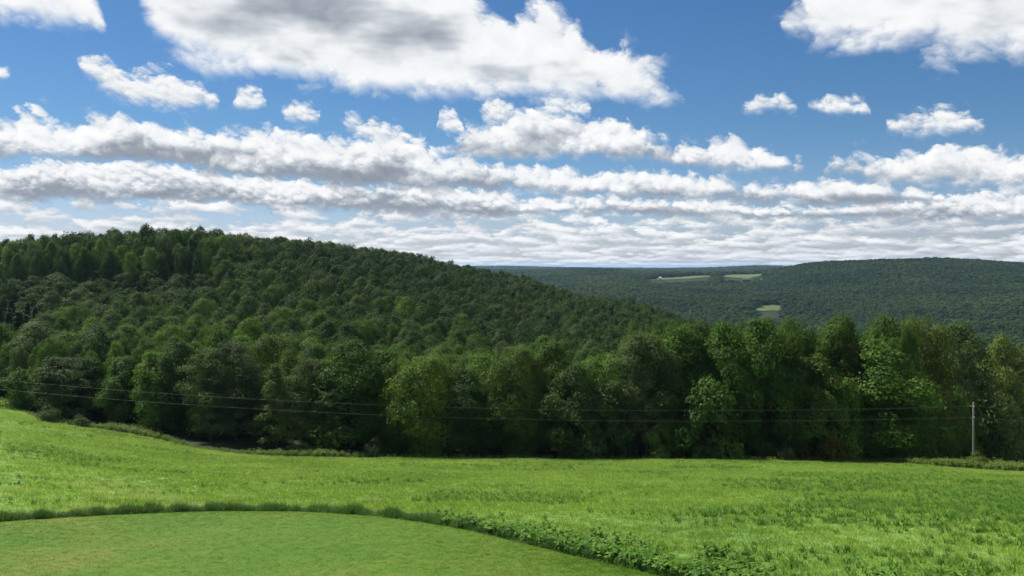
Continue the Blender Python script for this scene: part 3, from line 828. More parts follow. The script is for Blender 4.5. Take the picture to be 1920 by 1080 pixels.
# crowns of many sizes: big ones claim their room first
CR = 1.7 + 2.7 * rng.random(len(P)) ** 1.6 + 0.5 * fbm2(P[:, 0] / 50, P[:, 1] / 50, 51, 2)
CR = np.clip(CR, 1.7, 5.4)
order = np.argsort(-CR); cells = {}; ok = np.zeros(len(P), bool)
for i in order:
    x, y = P[i]; cx, cy_ = int(x // 7), int(y // 7); free = True
    for gx in (cx - 1, cx, cx + 1):
        for gy in (cy_ - 1, cy_, cy_ + 1):
            for j in cells.get((gx, gy), ()):
                if (P[j, 0] - x) ** 2 + (P[j, 1] - y) ** 2 < (0.80 * (CR[i] + CR[j])) ** 2: free = False; break
            if not free: break
        if not free: break
    if free: cells.setdefault((cx, cy_), []).append(i); ok[i] = True
P, CR = P[ok], CR[ok]
so = np.argsort(P[:, 1]); CR = CR[so]
P = P[np.argsort(P[:, 1])]
bp = bearing(P[:, 0], P[:, 1])
Hh = 8.7 + 1.45 * CR + rng.uniform(-1.2, 1.8, len(P)) + 1.8 * fbm2(P[:, 0] / 45, P[:, 1] / 45, 31, 2)
# young growth on the old clearing below the dark stand near the hill top, tall timber above it
young = (bp > 20) & (bp < 420) & (P[:, 1] > 300) & (P[:, 1] < 362)
Hh[young] *= 0.62
stand = (bp > -100) & (bp < 420) & (P[:, 1] >= 362) & (P[:, 1] < 400)
Hh[stand] = Hh[stand] * 1.2 + 1
right_wood = (bp > 1180) & (P[:, 1] < 190)
Hh[right_wood] = np.clip(-9.0 * P[right_wood, 1] / 150.0 - ground(P[right_wood, 0], P[right_wood, 1]), 12, 24) * rng.uniform(0.86, 1.0, right_wood.sum())
Ww = CR * 2.15
conif = (bp < 75) & (P[:, 1] > 225) & (P[:, 1] < 300)
Hh[conif] *= 1.05; Ww[conif] = Hh[conif] * 0.52
show, tpx, tpy = seen(P, Hh, Ww, 0)
inframe = (tpx > -20) & (tpx < 1940)
order = np.argsort(-np.where(inframe, np.clip(show, 0, Hh * F_PX / P[:, 1]) * Ww * F_PX / P[:, 1], -1))
order = order[np.where(inframe, show, -1)[order] > 5.0]
N_SINGLE = 252
single = np.zeros(len(P), bool); single[order[:N_SINGLE]] = True

ORD = 'first second third fourth fifth sixth seventh eighth ninth tenth eleventh twelfth'.split() + [f'{w}' for w in ('thirteenth', 'fourteenth', 'fifteenth', 'sixteenth', 'seventeenth', 'eighteenth', 'nineteenth', 'twentieth')]
front = [p for p in placed if 0 <= p[3] <= 1930]
TONES = [DARK, MID, (0.050, 0.086, 0.026), OLIVE, BRIGHT, (0.034, 0.066, 0.020), SILVER, (0.046, 0.090, 0.018), YELLOW, MID]
behind = {}
for i in np.nonzero(single)[0]:                 # sorted by distance already
    near = min(front, key=lambda p: abs(p[3] - bp[i]) + 0.12 * max(0, abs(p[3] - bp[i])))
    rank = behind.setdefault(near[4], []); rank.append(i)
    k = len(rank) - 1
    short = near[4] if near[4].startswith('second') else near[4]
    if conif[i]:
        lab = f'dark narrow conifer, {ORD[k]} crown up behind the {short}'; key = 'conifer'; nm = 'conifer_tree'; colr = DEEP
    else:
        lab = f'{ORD[k]} crown up the wooded slope behind the {short}'; nm = 'deciduous_tree'
        key = ['maple', 'maple2', 'oak', 'maple', 'oak', 'slender', 'maple2'][rng.integers(0, 7)]; colr = TONES[rng.integers(0, len(TONES))]
    plant(key, nm, P[i, 0], P[i, 1], Hh[i], Ww[i], colr, 0.02 if rng.random() < 0.03 else 0.0, label=lab, group='trees of the wooded slope', sink=0.3)

# ---------------------------------------------------------------- woods too many to count
def scatter_object(name, P, Z, scale, rot, idx, protos, label, category):
    """One object that sets small meshes on its points (geometry nodes)."""
    src = bpy.data.collections.new(name + '_sources')
    for k, me in enumerate(protos):
        src.objects.link(bpy.data.objects.new(f'{name}_form_{chr(97 + k)}', me))
    me = bpy.data.meshes.new(name)
    n = len(P)
    me.vertices.add(n)
    me.vertices.foreach_set('co', np.column_stack([P[:, 0], P[:, 1], Z]).astype(np.float32).ravel())
    at = me.attributes.new('form', 'INT', 'POINT'); at.data.foreach_set('value', np.asarray(idx, np.int32))
    at = me.attributes.new('grow', 'FLOAT_VECTOR', 'POINT'); at.data.foreach_set('vector', np.asarray(scale, np.float32).ravel())
    at = me.attributes.new('turn', 'FLOAT_VECTOR', 'POINT'); at.data.foreach_set('vector', np.asarray(rot, np.float32).ravel())
    o = link(name, me)
    g = bpy.data.node_groups.new(name + '_scatter', 'GeometryNodeTree')
    g.interface.new_socket('Geometry', in_out='INPUT', socket_type='NodeSocketGeometry')
    g.interface.new_socket('Geometry', in_out='OUTPUT', socket_type='NodeSocketGeometry')
    gi, go = g.nodes.new('NodeGroupInput'), g.nodes.new('NodeGroupOutput')
    ci = g.nodes.new('GeometryNodeCollectionInfo'); ci.inputs['Collection'].default_value = src
    ci.inputs['Separate Children'].default_value = True; ci.inputs['Reset Children'].default_value = True
    ip = g.nodes.new('GeometryNodeInstanceOnPoints'); ip.inputs['Pick Instance'].default_value = True
    def named(nm, dt):
        a = g.nodes.new('GeometryNodeInputNamedAttribute'); a.data_type = dt; a.inputs['Name'].default_value = nm
        return [s for s in a.outputs if s.enabled][0]
    L = g.links.new
    L(gi.outputs[0], ip.inputs['Points']); L(ci.outputs[0], ip.inputs['Instance'])
    L(named('form', 'INT'), ip.inputs['Instance Index']); L(named('grow', 'FLOAT_VECTOR'), ip.inputs['Scale'])
    L(named('turn', 'FLOAT_VECTOR'), ip.inputs['Rotation']); L(ip.outputs[0], go.inputs[0])
    md = o.modifiers.new('scatter', 'NODES'); md.node_group = g
    return tag(o, label, category, kind='stuff')
def one_mesh(name, tree, mat, bark=None):
    """Crown and trunk in one light mesh, for woods seen from afar."""
    (tv, tf), (lv, lf, cl, le) = tree
    V = np.concatenate([lv, tv]); Fc = np.concatenate([lf, tf + len(lv)])
    me = mesh_from(name, V, Fc, mat, dict(clump=np.concatenate([cl, np.zeros(len(tv))]), leaf=np.concatenate([le, np.zeros(len(tv))])))
    if bark:
        me.materials.append(bark)
        me.polygons.foreach_set('material_index', np.r_[np.zeros(len(lf), np.int32), np.ones(len(tf), np.int32)])
    return me
rest = (~single) & (show > -60) & (tpx > -160) & (tpx < 2080)
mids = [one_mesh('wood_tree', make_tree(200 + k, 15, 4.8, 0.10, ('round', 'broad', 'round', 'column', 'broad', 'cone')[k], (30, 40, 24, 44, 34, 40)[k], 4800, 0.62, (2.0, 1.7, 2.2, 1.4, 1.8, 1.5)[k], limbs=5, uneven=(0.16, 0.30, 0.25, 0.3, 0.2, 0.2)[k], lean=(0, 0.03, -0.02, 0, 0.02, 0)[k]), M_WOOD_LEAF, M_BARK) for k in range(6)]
mids.append(one_mesh('wood_conifer', make_conifer(300, 15, 2.7, 20, 3600, 0.7), leaf_material('conifer_needles', [(0, DEEP), (1, (0.026, 0.052, 0.02))], 0.1), M_BARK))
Pr, Hr, Wr = P[rest], Hh[rest], Ww[rest]
k = rng.integers(0, 6, len(Pr)); k[conif[rest]] = 6
rad = np.where(k == 6, 2.7, 5.0)
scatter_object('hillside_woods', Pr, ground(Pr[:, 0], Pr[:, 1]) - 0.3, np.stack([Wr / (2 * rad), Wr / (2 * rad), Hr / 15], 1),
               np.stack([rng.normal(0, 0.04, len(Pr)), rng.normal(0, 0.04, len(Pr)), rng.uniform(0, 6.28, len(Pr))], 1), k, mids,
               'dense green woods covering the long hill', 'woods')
print('woods: single', int(single.sum()), 'massed', len(Pr))

# far woods across the valley
rng = np.random.default_rng(202)
far_sets = []
for y0, y1, step in ((900, 1500, 11.5), (1500, 2900, 13.0), (2900, 4400, 17.0), (4400, 8000, 30.0), (8000, 12500, 60.0)):
    far_sets.append((scatter(y0, y1, step, 0.36, 880 if y0 < 4000 else 860, 2060, rng), step))
Pf = np.concatenate([s for s, _ in far_sets]); st = np.concatenate([np.full(len(s), q) for s, q in far_sets])
bpf = bearing(Pf[:, 0], Pf[:, 1])
cut = np.zeros(len(Pf), bool)
for _, poly in MEADOWS:
    for dy in (0, 40, 80, 120): cut |= in_poly(bpf + 5 * fbm2(Pf[:, 0] / 18, Pf[:, 1] / 18, 71, 2), Pf[:, 1] + dy + 25 * fbm2(Pf[:, 0] / 25, Pf[:, 1] / 25, 72, 2), poly)
Pf, st, bpf = Pf[~cut], st[~cut], bpf[~cut]
o_ = np.argsort(Pf[:, 1]); Pf, st, bpf = Pf[o_], st[o_], bpf[o_]
low = np.zeros(len(Pf), bool)
for _, poly in MEADOWS:
    for dy in (60, 130, 200): low |= in_poly(bpf, Pf[:, 1] + dy, poly)
Hf = (10.0 + 4.0 * rng.random(len(Pf)) + 2.5 * fbm2(Pf[:, 0] / 120, Pf[:, 1] / 120, 41, 3)) * np.where(st > 20, 1.15, 1.0) * np.where(low, 0.6, 1.0)
Wf = st * rng.uniform(1.0, 1.5, len(Pf))
# keep only what can come into sight past the nearer wood
allP = np.concatenate([P, Pf]); allH = np.concatenate([Hh, Hf]); allW = np.concatenate([Ww, Wf])
showf, _, _ = seen(allP, allH, allW, 0, 1.0)
vis = showf[len(P):] > -7.0
Pf, Hf, Wf, bpf = Pf[vis], Hf[vis], Wf[vis], bpf[vis]
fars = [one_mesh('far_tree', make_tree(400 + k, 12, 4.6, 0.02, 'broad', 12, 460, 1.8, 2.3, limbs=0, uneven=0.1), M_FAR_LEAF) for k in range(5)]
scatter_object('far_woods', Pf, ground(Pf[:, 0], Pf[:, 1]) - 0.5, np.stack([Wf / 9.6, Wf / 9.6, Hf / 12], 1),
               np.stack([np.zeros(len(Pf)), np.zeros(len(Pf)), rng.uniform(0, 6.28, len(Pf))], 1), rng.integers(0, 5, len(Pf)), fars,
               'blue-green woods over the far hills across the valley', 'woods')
print('far woods', len(Pf))


# ================================================================ grass, weeds and crop
def blade_material(name, lo, hi, trans=0.45, tip=None):
    m, t = new_mat(name)
    info = t.node('ShaderNodeObjectInfo')
    leaf = t.node('ShaderNodeAttribute', attribute_name='leaf').outputs['Fac']
    big = t.noise(pos_node(t), 0.07, 4, 0.55)
    mid = t.noise(pos_node(t), 0.45, 3, 0.55)
    f = t.add(t.add(t.mul(info.outputs['Random'], 0.28), t.mul(leaf, 0.22)), t.add(t.mul(big, 0.55), t.mul(mid, 0.35)))
    col = t.mix(t.smooth(f, 0.38, 1.02), lo + (1,), hi + (1,))
    pr = principled(t, col, 0.6, 0.07)
    tr = t.node('ShaderNodeBsdfTranslucent'); t.l.new(t.mix(1.0, col, (1.2, 1.25, 0.7, 1), 'MULTIPLY'), tr.inputs['Color'])
    mx = t.node('ShaderNodeMixShader'); mx.inputs[0].default_value = trans
    t.l.new(pr, mx.inputs[1]); t.l.new(tr.outputs[0], mx.inputs[2])
    finish(t, mx.outputs[0])
    return m
def blades(seed, n, R_, h, w, bend, seg=2):
    """A tuft of n bent tapering blades in a disc of radius R_."""
    rng = np.random.default_rng(seed)
    a = rng.uniform(0, 6.283, n); r = R_ * np.sqrt(rng.random(n))
    B = np.stack([r * np.cos(a), r * np.sin(a), np.full(n, -0.03)], 1)
    hh = h * rng.uniform(0.55, 1.25, n); da = rng.uniform(0, 6.283, n)
    dirv = np.stack([np.cos(da), np.sin(da)], 1); sd = np.stack([-np.sin(da), np.cos(da)], 1)
    bd = bend * hh * rng.uniform(0.3, 1.2, n)
    V = []
    for k in range(seg + 1):
        s = k / seg
        c = B.copy(); c[:, :2] += dirv * (bd * s * s)[:, None]; c[:, 2] += hh * (s - 0.25 * bend * s * s)
        ww = w * rng.uniform(0.7, 1.3, n) * (1 - s * 0.9) * (0.6 + 0.8 * s * (1 - s) * 2)
        l = c.copy(); l[:, :2] -= sd * ww[:, None] / 2; r2 = c.copy(); r2[:, :2] += sd * ww[:, None] / 2
        V += [l, r2]
    V = np.stack(V, 1)                           # n, 2(seg+1), 3
    m = V.shape[1]
    F = np.concatenate([np.stack([np.arange(n) * m + 2 * k, np.arange(n) * m + 2 * k + 1, np.arange(n) * m + 2 * k + 3, np.arange(n) * m + 2 * k + 2], 1) for k in range(seg)])
    return V.reshape(-1, 3), F, np.repeat(rng.random(n), m)
def blade_mesh(name, mat, *a, **k):
    V, F, lf = blades(*a, **k)
    return mesh_from(name, V, F, mat, dict(leaf=lf))
def weed_data(seed, h, n_leaf, leaf, spread):
    """A leafy weed: stem data and leaf data."""
    rng = np.random.default_rng(seed)
    stems, sF, LP, LN = [], [], [], []
    base = 0
    for s in range(3):
        a = rng.uniform(0, 6.28); tip = np.array([math.cos(a) * spread * 0.5, math.sin(a) * spread * 0.5, h * rng.uniform(0.75, 1.0)])
        path = np.linspace(0, 1, 4)[:, None] * tip + np.array([0, 0, -0.03])
        V, F = tube(path, np.linspace(0.012, 0.005, 4), 4)
        stems.append(V); sF.append(F + base); base += len(V)
        for i in range(n_leaf // 3):
            u = rng.uniform(0.2, 1.0); b = rng.uniform(0, 6.28); rr = spread * 0.5 * (1.1 - 0.5 * u) * rng.uniform(0.4, 1.0)
            LP.append(tip * u + np.array([math.cos(b) * rr, math.sin(b) * rr, rng.normal(0, 0.03)])); LN.append([math.cos(b) * 0.35, math.sin(b) * 0.35, 0.9])
    LP, LN = np.array(LP), np.array(LN) + rng.normal(0, 0.25, (len(LP), 3))
    sz = leaf * rng.uniform(0.7, 1.3, len(LP))
    LV, LF = diamonds(LP, LN, sz, sz * 0.62, rng)
    return np.concatenate(stems), np.concatenate(sF), LV, LF, np.repeat(rng.random(len(LP)), 4)

M_GRASS = blade_material('field_grass_blades', (0.105, 0.192, 0.029), (0.290, 0.395, 0.088), 0.52)
M_TURF = blade_material('turf_blades', (0.052, 0.122, 0.006), (0.132, 0.170, 0.020), 0.42)
M_TALL = blade_material('tall_grass_blades', (0.040, 0.095, 0.022), (0.105, 0.190, 0.050), 0.3)
M_PALE = blade_material('seeding_grass_blades', (0.22, 0.32, 0.09), (0.42, 0.48, 0.22), 0.5)
M_CROP = blade_material('crop_leaves', (0.040, 0.110, 0.016), (0.085, 0.190, 0.026), 0.35)
M_WEED = blade_material('weed_leaves', (0.070, 0.160, 0.026), (0.165, 0.290, 0.055), 0.4)
M_SCRUB = blade_material('scrub_leaves', (0.075, 0.130, 0.026), (0.180, 0.240, 0.062), 0.4)

def random_points(n, pxl, pxr, ya, yb, rng):
    """Points spread evenly over the ground between two edges (functions of the bearing)."""
    px = rng.uniform(pxl, pxr, n)
    a, b = ya(px), yb(px)
    y = np.sqrt(rng.random(n) * (np.maximum(b, a) ** 2 - a ** 2) + a ** 2)   # even per area in a wedge
    return np.stack([(px - 960) / F_PX * y, y], 1), px
def lay(name, P, S, protos, label, category, rng, lift=0.0, tilt=0.08, idx=None):
    Z = ground(P[:, 0], P[:, 1]) + lift
    n = len(P)
    S3 = np.asarray(S); S3 = np.stack([S3] * 3, 1) if S3.ndim == 1 else S3
    rot = np.stack([rng.normal(0, tilt, n), rng.normal(0, tilt, n), rng.uniform(0, 6.283, n)], 1)
    return scatter_object(name, P, Z, S3, rot, rng.integers(0, len(protos), n) if idx is None else idx, protos, label, category)

rng = np.random.default_rng(303)
def build_grass():
    # field: dense knee-high sward
    tufts = [blade_mesh('field_tuft', M_GRASS, 500 + k, 36, 0.44, 0.18, 0.036, 0.75) for k in range(4)] 
    P, px = random_points(62000, -120, 2040, lawn_y, field_y, rng)
    h = 1.0 + 0.35 * fbm2(P[:, 0] / 5, P[:, 1] / 5, 61, 3)
    wide = 1.0 + np.clip((P[:, 1] - 60) / 140, 0, 0.6)
    lay('field_grass', P, np.stack([wide, wide, h], 1), tufts, 'thick bright green grass of the sloping field', 'grass', rng)
    # seeding pale grass in drifts behind the lawn edge
    P, px = random_points(16000, -60, 900, lambda p: lawn_y(p) + 0.5, lambda p: lawn_y(p) + 26, rng)
    w = fbm2(P[:, 0] / 5.0, P[:, 1] / 2.2, 77, 3) + 0.55 * np.exp(-((px - 330) / 330.0) ** 2) - 0.012 * (P[:, 1] - lawn_y(px))
    P = P[w > 0.50 + 0.25 * rng.random(len(P))]
    pale = [blade_mesh('seed_tuft', M_PALE, 520 + k, 16, 0.35, 0.42, 0.022, 0.5) for k in range(3)]
    lay('seeding_grass', P, rng.uniform(0.7, 1.2, len(P)), pale, 'pale seeding grass in drifts behind the lawn edge', 'grass', rng)
    # self-sown crop plants standing darker in the field, in loose drills
    P, px = random_points(34000, -120, 2040, lawn_y, lambda p: field_y(p) - 2, rng)
    row = np.abs(((P[:, 1] + 0.10 * P[:, 0]) / 1.6) % 1.0 - 0.5)
    w = fbm2(P[:, 0] / 13.0, P[:, 1] / 7.0, 85, 3) + 0.25 * fbm2(P[:, 0] / 3.0, P[:, 1] / 3.0, 88, 2) + 0.34 * np.clip((px - 900) / 500, -0.7, 1) * np.exp(-((P[:, 1] - 60) / 36.0) ** 2)
    keepm = (w > 0.02 + 0.42 * rng.random(len(P))) & (row < 0.38)
    P = P[keepm]
    crop = [blade_mesh('crop_plant', M_CROP, 540 + k, 9, 0.12, 0.40, 0.066, 1.0, seg=3) for k in range(4)]
    lay('crop_plants', P, rng.uniform(0.7, 1.25, len(P)), crop, 'darker broad-bladed crop plants scattered through the field', 'crop', rng)
    # lawn turf
    P, px = random_points(46000, -80, 1900, lambda p: np.full_like(p, 27.0), lambda p: lawn_y(p) - 0.05, rng)
    turf = [blade_mesh('turf_tuft', M_TURF, 560 + k, 26, 0.17, 0.055, 0.016, 0.6, seg=1) for k in range(4)]
    lay('lawn_grass', P, rng.uniform(0.8, 1.25, len(P)), turf, 'short mown grass of the lawn', 'grass', rng, lift=0.012)
    # uncut fringe along the lawn edge
    px = rng.uniform(-120, 1420, 3800)
    dy = rng.normal(0.40, 0.30, len(px)) + 0.15
    y = lawn_y(px) + np.clip(dy, 0.0, 1.7)
    P = np.stack([(px - 960) / F_PX * y, y], 1)
    h = (0.42 + 0.50 * fbm2(px / 12.0, px * 0, 91, 3) + rng.normal(0, 0.14, len(px))) * (1.15 - 0.35 * np.clip((px - 760) / 400, 0, 1))
    tall = [blade_mesh('fringe_tuft', M_TALL, 580 + k, 30, 0.30, 0.62, 0.030, 0.5, seg=3) for k in range(4)]
    lay('lawn_fringe', P, np.stack([np.ones(len(P)), np.ones(len(P)), h], 1), tall, 'uncut dark tall grass fringe round the lawn edge', 'grass', rng)
    # broad-leaved ground cover thickening towards the near end of the fringe
    P, px = random_points(10000, 740, 2000, lambda p: np.maximum(lawn_y(p), 24.0) + 0.3, lambda p: np.maximum(lawn_y(p), 24.0) + 14, rng)
    d = P[:, 1] - np.maximum(lawn_y(px), 24.0)
    w = np.exp(-d / 3.4) * np.clip((px - 740) / 300, 0, 1) + 0.25 * fbm2(P[:, 0] / 1.4, P[:, 1] / 1.4, 95, 2)
    P = P[w > 0.20 + 0.5 * rng.random(len(P))]
    wm = []
    for k in range(4):
        sv, sf, lv, lf, le = weed_data(600 + k, 0.42, 24, 0.20, 0.42)
        wm.append(mesh_from('weed', np.concatenate([lv, sv]), np.concatenate([lf, sf + len(lv)]), M_WEED, dict(leaf=np.concatenate([le, np.zeros(len(sv))]))))
    lay('broadleaf_weeds', P, rng.uniform(0.7, 1.25, len(P)), wm, 'broad-leaved weeds crowding in the field along the lawn edge', 'weeds', rng)
    # tall weeds and scrub between the field and the wood
    px = rng.uniform(-60, 2000, 9000)
    lit = np.exp(-((px - 250) / 75.0) ** 2) * 1.3 + np.exp(-((px - 585) / 95.0) ** 2) + np.exp(-((px - 1860) / 150.0) ** 2) * 1.7
    y = field_y(px) + np.abs(rng.normal(0, 1, len(px))) * (1.0 + 2.6 * lit) - 0.3
    kp = rng.random(len(px)) < 0.12 + 0.55 * lit
    px, y, lit = px[kp], y[kp], lit[kp]
    P = np.stack([(px - 960) / F_PX * y, y], 1)
    scrub = []
    for k in range(4):
        sv, sf, lv, lf, le = weed_data(640 + k, 1.3, 60, 0.24, 0.9)
        scrub.append(mesh_from('scrub', np.concatenate([lv, sv]), np.concatenate([lf, sf + len(lv)]), M_SCRUB, dict(leaf=np.concatenate([le, np.zeros(len(sv))]))))
    lay('scrub', P, rng.uniform(0.35, 0.95, len(P)) * (0.55 + 0.35 * np.clip(lit, 0, 1.2)), scrub, 'tall tangled weeds between the field and the wood edge', 'scrub', rng)
build_grass()

# larger weeds one can pick out along the near end of the fringe
def build_weeds():
    rng = np.random.default_rng(404)
    forms = []
    for k in range(3):
        sv, sf, lv, lf, le = weed_data(700 + k, 0.60, 42, 0.24, 0.58)
        forms.append((mesh_from('stem', sv, sf, M_WEED, dict(leaf=np.full(len(sv), 0.3))), mesh_from('foliage', lv, lf, M_WEED, dict(leaf=le))))
    spots = [(868, 0.9, 'leafy weed clump where the tall fringe grass gives way, uppermost of the row'), (905, 0.7, 'second leafy weed clump down the lawn edge'),
             (946, 1.0, 'third leafy weed clump down the lawn edge'), (985, 1.05, 'fourth leafy weed clump down the lawn edge, over a dark gap'),
             (1022, 0.8, 'fifth leafy weed clump down the lawn edge'), (1062, 0.95, 'sixth leafy weed clump down the lawn edge'),
             (1098, 0.85, 'seventh leafy weed clump down the lawn edge'), (1135, 1.05, 'eighth leafy weed clump down the lawn edge'),
             (1172, 0.9, 'ninth leafy weed clump down the lawn edge'), (1206, 1.1, 'tenth leafy weed clump down the lawn edge'),
             (1238, 0.9, 'eleventh leafy weed clump, last but one above the lower frame edge'), (1262, 1.15, 'big leafy weed clump at the lower frame edge')]
    for i, (px, s, lab) in enumerate(spots):
        y = float(lawn_y(px)) + 0.35; x = (px - 960) / F_PX * y
        st, fo = forms[i % 3]
        o = bpy.data.objects.new('weed_plant', None); COL.objects.link(o)
        o.location = (x, y, float(ground(x, y))); o.scale = (s, s, s); o.rotation_euler = (0, 0, rng.uniform(0, 6.28))
        for nm, me in (('stem', st), ('foliage', fo)):
            c = bpy.data.objects.new(nm, me); COL.objects.link(c); c.parent = o
        tag(o, lab, 'weed', 'leafy weeds down the lawn edge')
    # shrubs in front of the wood
    for px, back, H, w, col, lab in [(92, 1.0, 2.6, 4.0, (0.050, 0.074, 0.030), 'grey-green shrub at the bend of the field edge'),
                                     (150, 1.0, 1.8, 3.2, (0.045, 0.075, 0.025), 'low shrub beside the weeds before the shaded hollow'),
                                     (1335, 1.2, 2.6, 3.4, (0.048, 0.070, 0.032), 'dull shrub at the foot of the bushy low tree'),
                                     (1480, 1.0, 2.4, 2.8, (0.060, 0.078, 0.042), 'pale shrub at the foot of the rust-tinged tree'),
                                     (1842, 2.2, 2.0, 3.0, (0.070, 0.100, 0.026), 'leafy shrub hard by the foot of the utility pole'),
                                     (700, 1.5, 2.6, 3.0, (0.040, 0.060, 0.026), 'small dark shrub below the tree beside the yellow-green one')]:
        y = float(field_y(px)) + back; x = (px - 960) / F_PX * y
        plant('shrub', 'shrub', x, y, H, w, col, label=lab, group='shrubs before the wood', category='shrub')
build_weeds()


# ================================================================ utility line
def simple(name, col, rough=0.6, spec=0.3, metal=0.0, grain=0.0):
    m, t = new_mat(name)
    c = col + (1,)
    if grain:
        n = t.noise(t.node('ShaderNodeTexCoord').outputs['Object'], grain, 5, 0.65)
        c = t.mix(n, tuple(v * 0.65 for v in col) + (1,), tuple(v * 1.3 for v in col) + (1,))
    finish(t, principled(t, c, rough, spec, Metallic=metal))
    return m
M_POLE = simple('weathered_wood', (0.20, 0.19, 0.175), 0.85, 0.2, grain=3.0)
M_WIRE = simple('line_wire', (0.13, 0.135, 0.135), 0.5, 0.3)
M_INSUL = simple('porcelain', (0.55, 0.56, 0.55), 0.25, 0.5)
M_TAG = simple('white_tag', (0.75, 0.75, 0.72), 0.5, 0.3)
M_STEEL = simple('galvanised_steel', (0.40, 0.41, 0.42), 0.45, 0.5, 0.8)
def tube_mesh(name, path, rad, sides, mat, caps=False):
    V, F = tube(path, rad, sides)
    return mesh_from(name, V, F, mat, smooth=True)
def lathe(name, prof, sides, mat):
    """A turned shape from (radius, height) points."""
    th = np.linspace(0, 2 * math.pi, sides, endpoint=False)
    V = np.array([[r * math.cos(a), r * math.sin(a), z] for r, z in prof for a in th]); n = len(prof)
    idx = np.arange(n * sides).reshape(n, sides); p, q = idx[:-1], idx[1:]
    F = np.stack([p, np.roll(p, -1, 1), np.roll(q, -1, 1), q], -1).reshape(-1, 4)
    return mesh_from(name, V, F, mat, smooth=True)
def build_pole(px, py_base, py_top, lean, label, y=None):
    if y is None: x, y = on_ground(px, py_base)
    else: x = (px - 960) / F_PX * y
    gz = float(ground(x, y))
    d = ray(px, py_top); H = d[2] * y / d[1] - gz
    o = bpy.data.objects.new('utility_pole', None); COL.objects.link(o); o.location = (x, y, gz); o.rotation_euler = (0, lean, 0)
    prof = [(0.0, H), (0.075, H), (0.10, H - 0.03), (0.125, H * 0.5), (0.155, 0.6), (0.16, -0.5), (0.0, -0.5)]
    link('shaft', lathe('shaft', prof, 14, M_POLE), o)
    marks = []
    for z in (H - 0.55, H - 2.1):
        a = link('insulator', lathe('insulator', [(0.0, 0.10), (0.05, 0.09), (0.06, 0.04), (0.035, 0.02), (0.06, -0.02), (0.055, -0.07), (0.0, -0.08)], 10, M_INSUL), o)
        a.location = (0, -0.20, z); marks.append(z)
        b = link('bracket', mesh_from('bracket', *box((0.05, 0.20, 0.04)), M_STEEL), o); b.location = (0, -0.13, z - 0.06)
    g = link('tag_plate', mesh_from('tag_plate', *box((0.13, 0.03, 0.42)), M_TAG), o); g.location = (0, -0.168, 1.15)
    tag(o, label, 'pole')
    return [Vector((x + math.sin(lean) * z, y - 0.20, gz + z)) for z in marks], o
def box(size):
    sx, sy, sz = (s / 2 for s in size)
    V = [(a * sx, b * sy, c * sz) for c in (-1, 1) for b in (-1, 1) for a in (-1, 1)]
    F = [(0, 2, 3, 1), (4, 5, 7, 6), (0, 1, 5, 4), (2, 6, 7, 3), (0, 4, 6, 2), (1, 3, 7, 5)]
    return V, F
def build_line():
    mid, _ = build_pole(1830, 862, 754, R(-0.9), 'grey weathered wooden utility pole in the weeds at the wood edge', y=float(field_y(1830)) + 3.0)
    left, _ = build_pole(-230, 740, 682, 0.0, 'wooden utility pole beyond the upper field corner', y=152.0)
    right, _ = build_pole(2330, 0, 770, 0.0, 'wooden utility pole beyond the wood edge past the frame', y=119.0)
    # place the attachment heights so that the spans hang as seen
    for i, (row, where) in enumerate((('upper', 0), ('lower', 1))):
        for a, b, sag, lab in ((left[i], mid[i], 3.1, f'{row} of the two long wires strung before the wood'),
                               (mid[i], right[i], 0.5, f'{row} of the two wires running from the pole out of the frame')):
            s = np.linspace(0, 1, 70)[:, None]
            A, B = np.array(a), np.array(b)
            Pth = A * (1 - s) + B * s; Pth[:, 2] -= (sag * 4 * s * (1 - s))[:, 0]
            me = tube_mesh('power_wire', Pth, np.full(70, 0.0110), 6, M_WIRE)
            tag(link('power_wire', me), lab, 'wire', 'utility wires')
build_line()


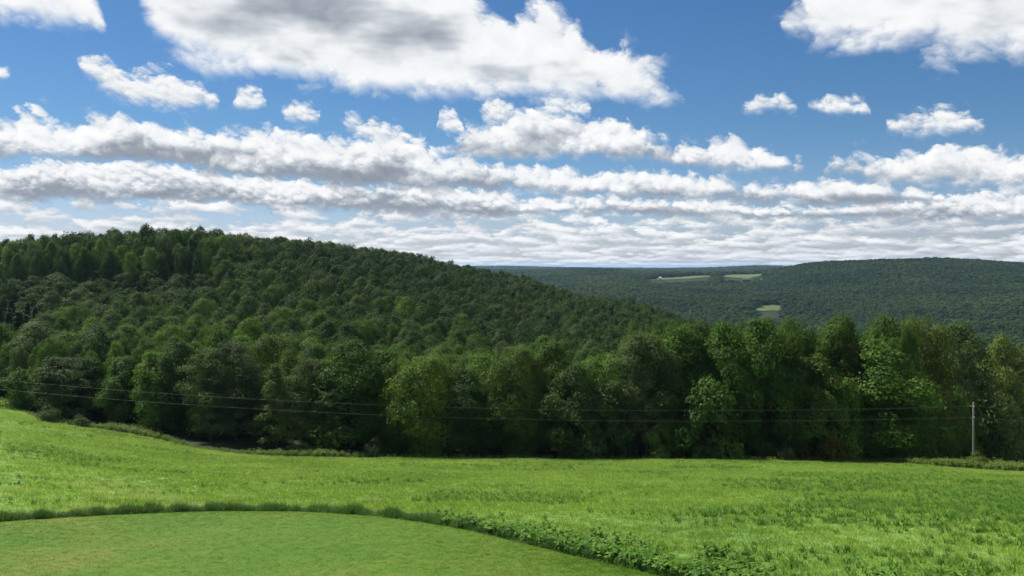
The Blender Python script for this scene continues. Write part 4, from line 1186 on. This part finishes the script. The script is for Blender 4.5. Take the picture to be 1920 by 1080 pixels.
# ================================================================ far farm buildings
M_ROOF = simple('metal_roof', (0.40, 0.41, 0.42), 0.45, 0.4, grain=0.6)
M_DARKROOF = simple('shingle_roof', (0.10, 0.10, 0.11), 0.8, 0.2, grain=0.8)
M_SIDING = simple('pale_siding', (0.38, 0.37, 0.35), 0.7, 0.2, grain=0.7)
M_BARNWALL = simple('barn_boards', (0.12, 0.09, 0.08), 0.85, 0.1, grain=0.8)
M_GLASS = simple('window_glass', (0.03, 0.035, 0.04), 0.1, 0.5)
def building(name, px, y, L, W, H, roof_h, rz, wall, roof, label, windows=3):
    x = (px - 960) / F_PX * y
    o = bpy.data.objects.new(name, None); COL.objects.link(o); o.location = (x, y, float(ground(x, y)) + 0.6); o.rotation_euler = (0, 0, rz)
    l, w = L / 2, W / 2
    V = [(-l, -w, -2), (l, -w, -2), (l, w, -2), (-l, w, -2), (-l, -w, H), (l, -w, H), (l, w, H), (-l, w, H), (-l, 0, H + roof_h), (l, 0, H + roof_h)]
    me = bpy.data.meshes.new('wall'); me.from_pydata(V, [], [(0, 1, 5, 4), (1, 2, 6, 5), (2, 3, 7, 6), (3, 0, 4, 7), (4, 8, 7), (5, 6, 9)]); me.materials.append(wall)
    link('wall', me, o)
    e = 0.5
    for sgn in (-1, 1):
        k = roof_h / w
        V = [(-l - e, sgn * (w + e), H - e * k + 0.05), (l + e, sgn * (w + e), H - e * k + 0.05), (l + e, 0, H + roof_h + 0.05), (-l - e, 0, H + roof_h + 0.05)]
        V += [(a, b, c + 0.18) for a, b, c in V]
        me = bpy.data.meshes.new('roof_slope'); me.from_pydata(V, [], [(0, 1, 2, 3), (4, 5, 6, 7), (0, 1, 5, 4), (1, 2, 6, 5), (2, 3, 7, 6), (3, 0, 4, 7)]); me.materials.append(roof)
        link('roof_slope', me, o)
    for i in range(windows):
        wn = link('window', mesh_from('window', *box((1.1, 0.12, 1.4)), M_GLASS), o); wn.location = (-l + L * (i + 0.5) / windows, -w - 0.03, H * 0.55)
    dr = link('door', mesh_from('door', *box((1.2, 0.14, 2.2)), M_BARNWALL), o); dr.location = (l * 0.15, -w - 0.04, 1.1)
    tag(o, label, 'building', 'far farm buildings')
def build_far():
    building('barn', 1398, 2452, 24, 11, 5, 3.5, R(12), M_BARNWALL, M_DARKROOF, 'long dark barn below the far plateau meadow', 4)
    building('farm_shed', 1432, 2440, 17, 9, 3.4, 2.0, R(-8), M_SIDING, M_ROOF, 'white-roofed shed next to the dark barn on the far hill', 2)
    building('farmhouse', 1343, 2480, 8, 7, 5.5, 3.0, R(20), M_SIDING, M_DARKROOF, 'small pale farmhouse in the tree gap between the far meadows', 2)
    building('farmhouse', 1238, 2520, 7, 7, 6.0, 3.0, R(-15), M_SIDING, M_ROOF, 'tiny pale house at the end of the long far meadow strip', 2)
build_far()


# ================================================================ the air over the valley
def build_haze():
    m = bpy.data.materials.new('air'); m.use_nodes = True
    t = NT(m.node_tree); t.n.clear()
    v = t.node('ShaderNodeVolumePrincipled')
    v.inputs['Color'].default_value = (0.42, 0.66, 1.0, 1)
    v.inputs['Density'].default_value = HAZE
    v.inputs['Anisotropy'].default_value = 0.2
    o = t.node('ShaderNodeOutputMaterial'); t.l.new(v.outputs[0], o.inputs['Volume'])
    m.cycles.homogeneous_volume = True
    lo, hi = (-42000, -42000, -260), (42000, 42000, 60)
    V = [(x, y, z) for z in (lo[2], hi[2]) for y in (lo[1], hi[1]) for x in (lo[0], hi[0])]
    F = [(0, 2, 3, 1), (4, 5, 7, 6), (0, 1, 5, 4), (2, 6, 7, 3), (0, 4, 6, 2), (1, 3, 7, 5)]
    ob = link('haze', mesh_from('haze', V, F, m))
    tag(ob, 'thin blue haze in the air over the valley', 'haze', kind='stuff')
HAZE = 3.0e-5
build_haze()
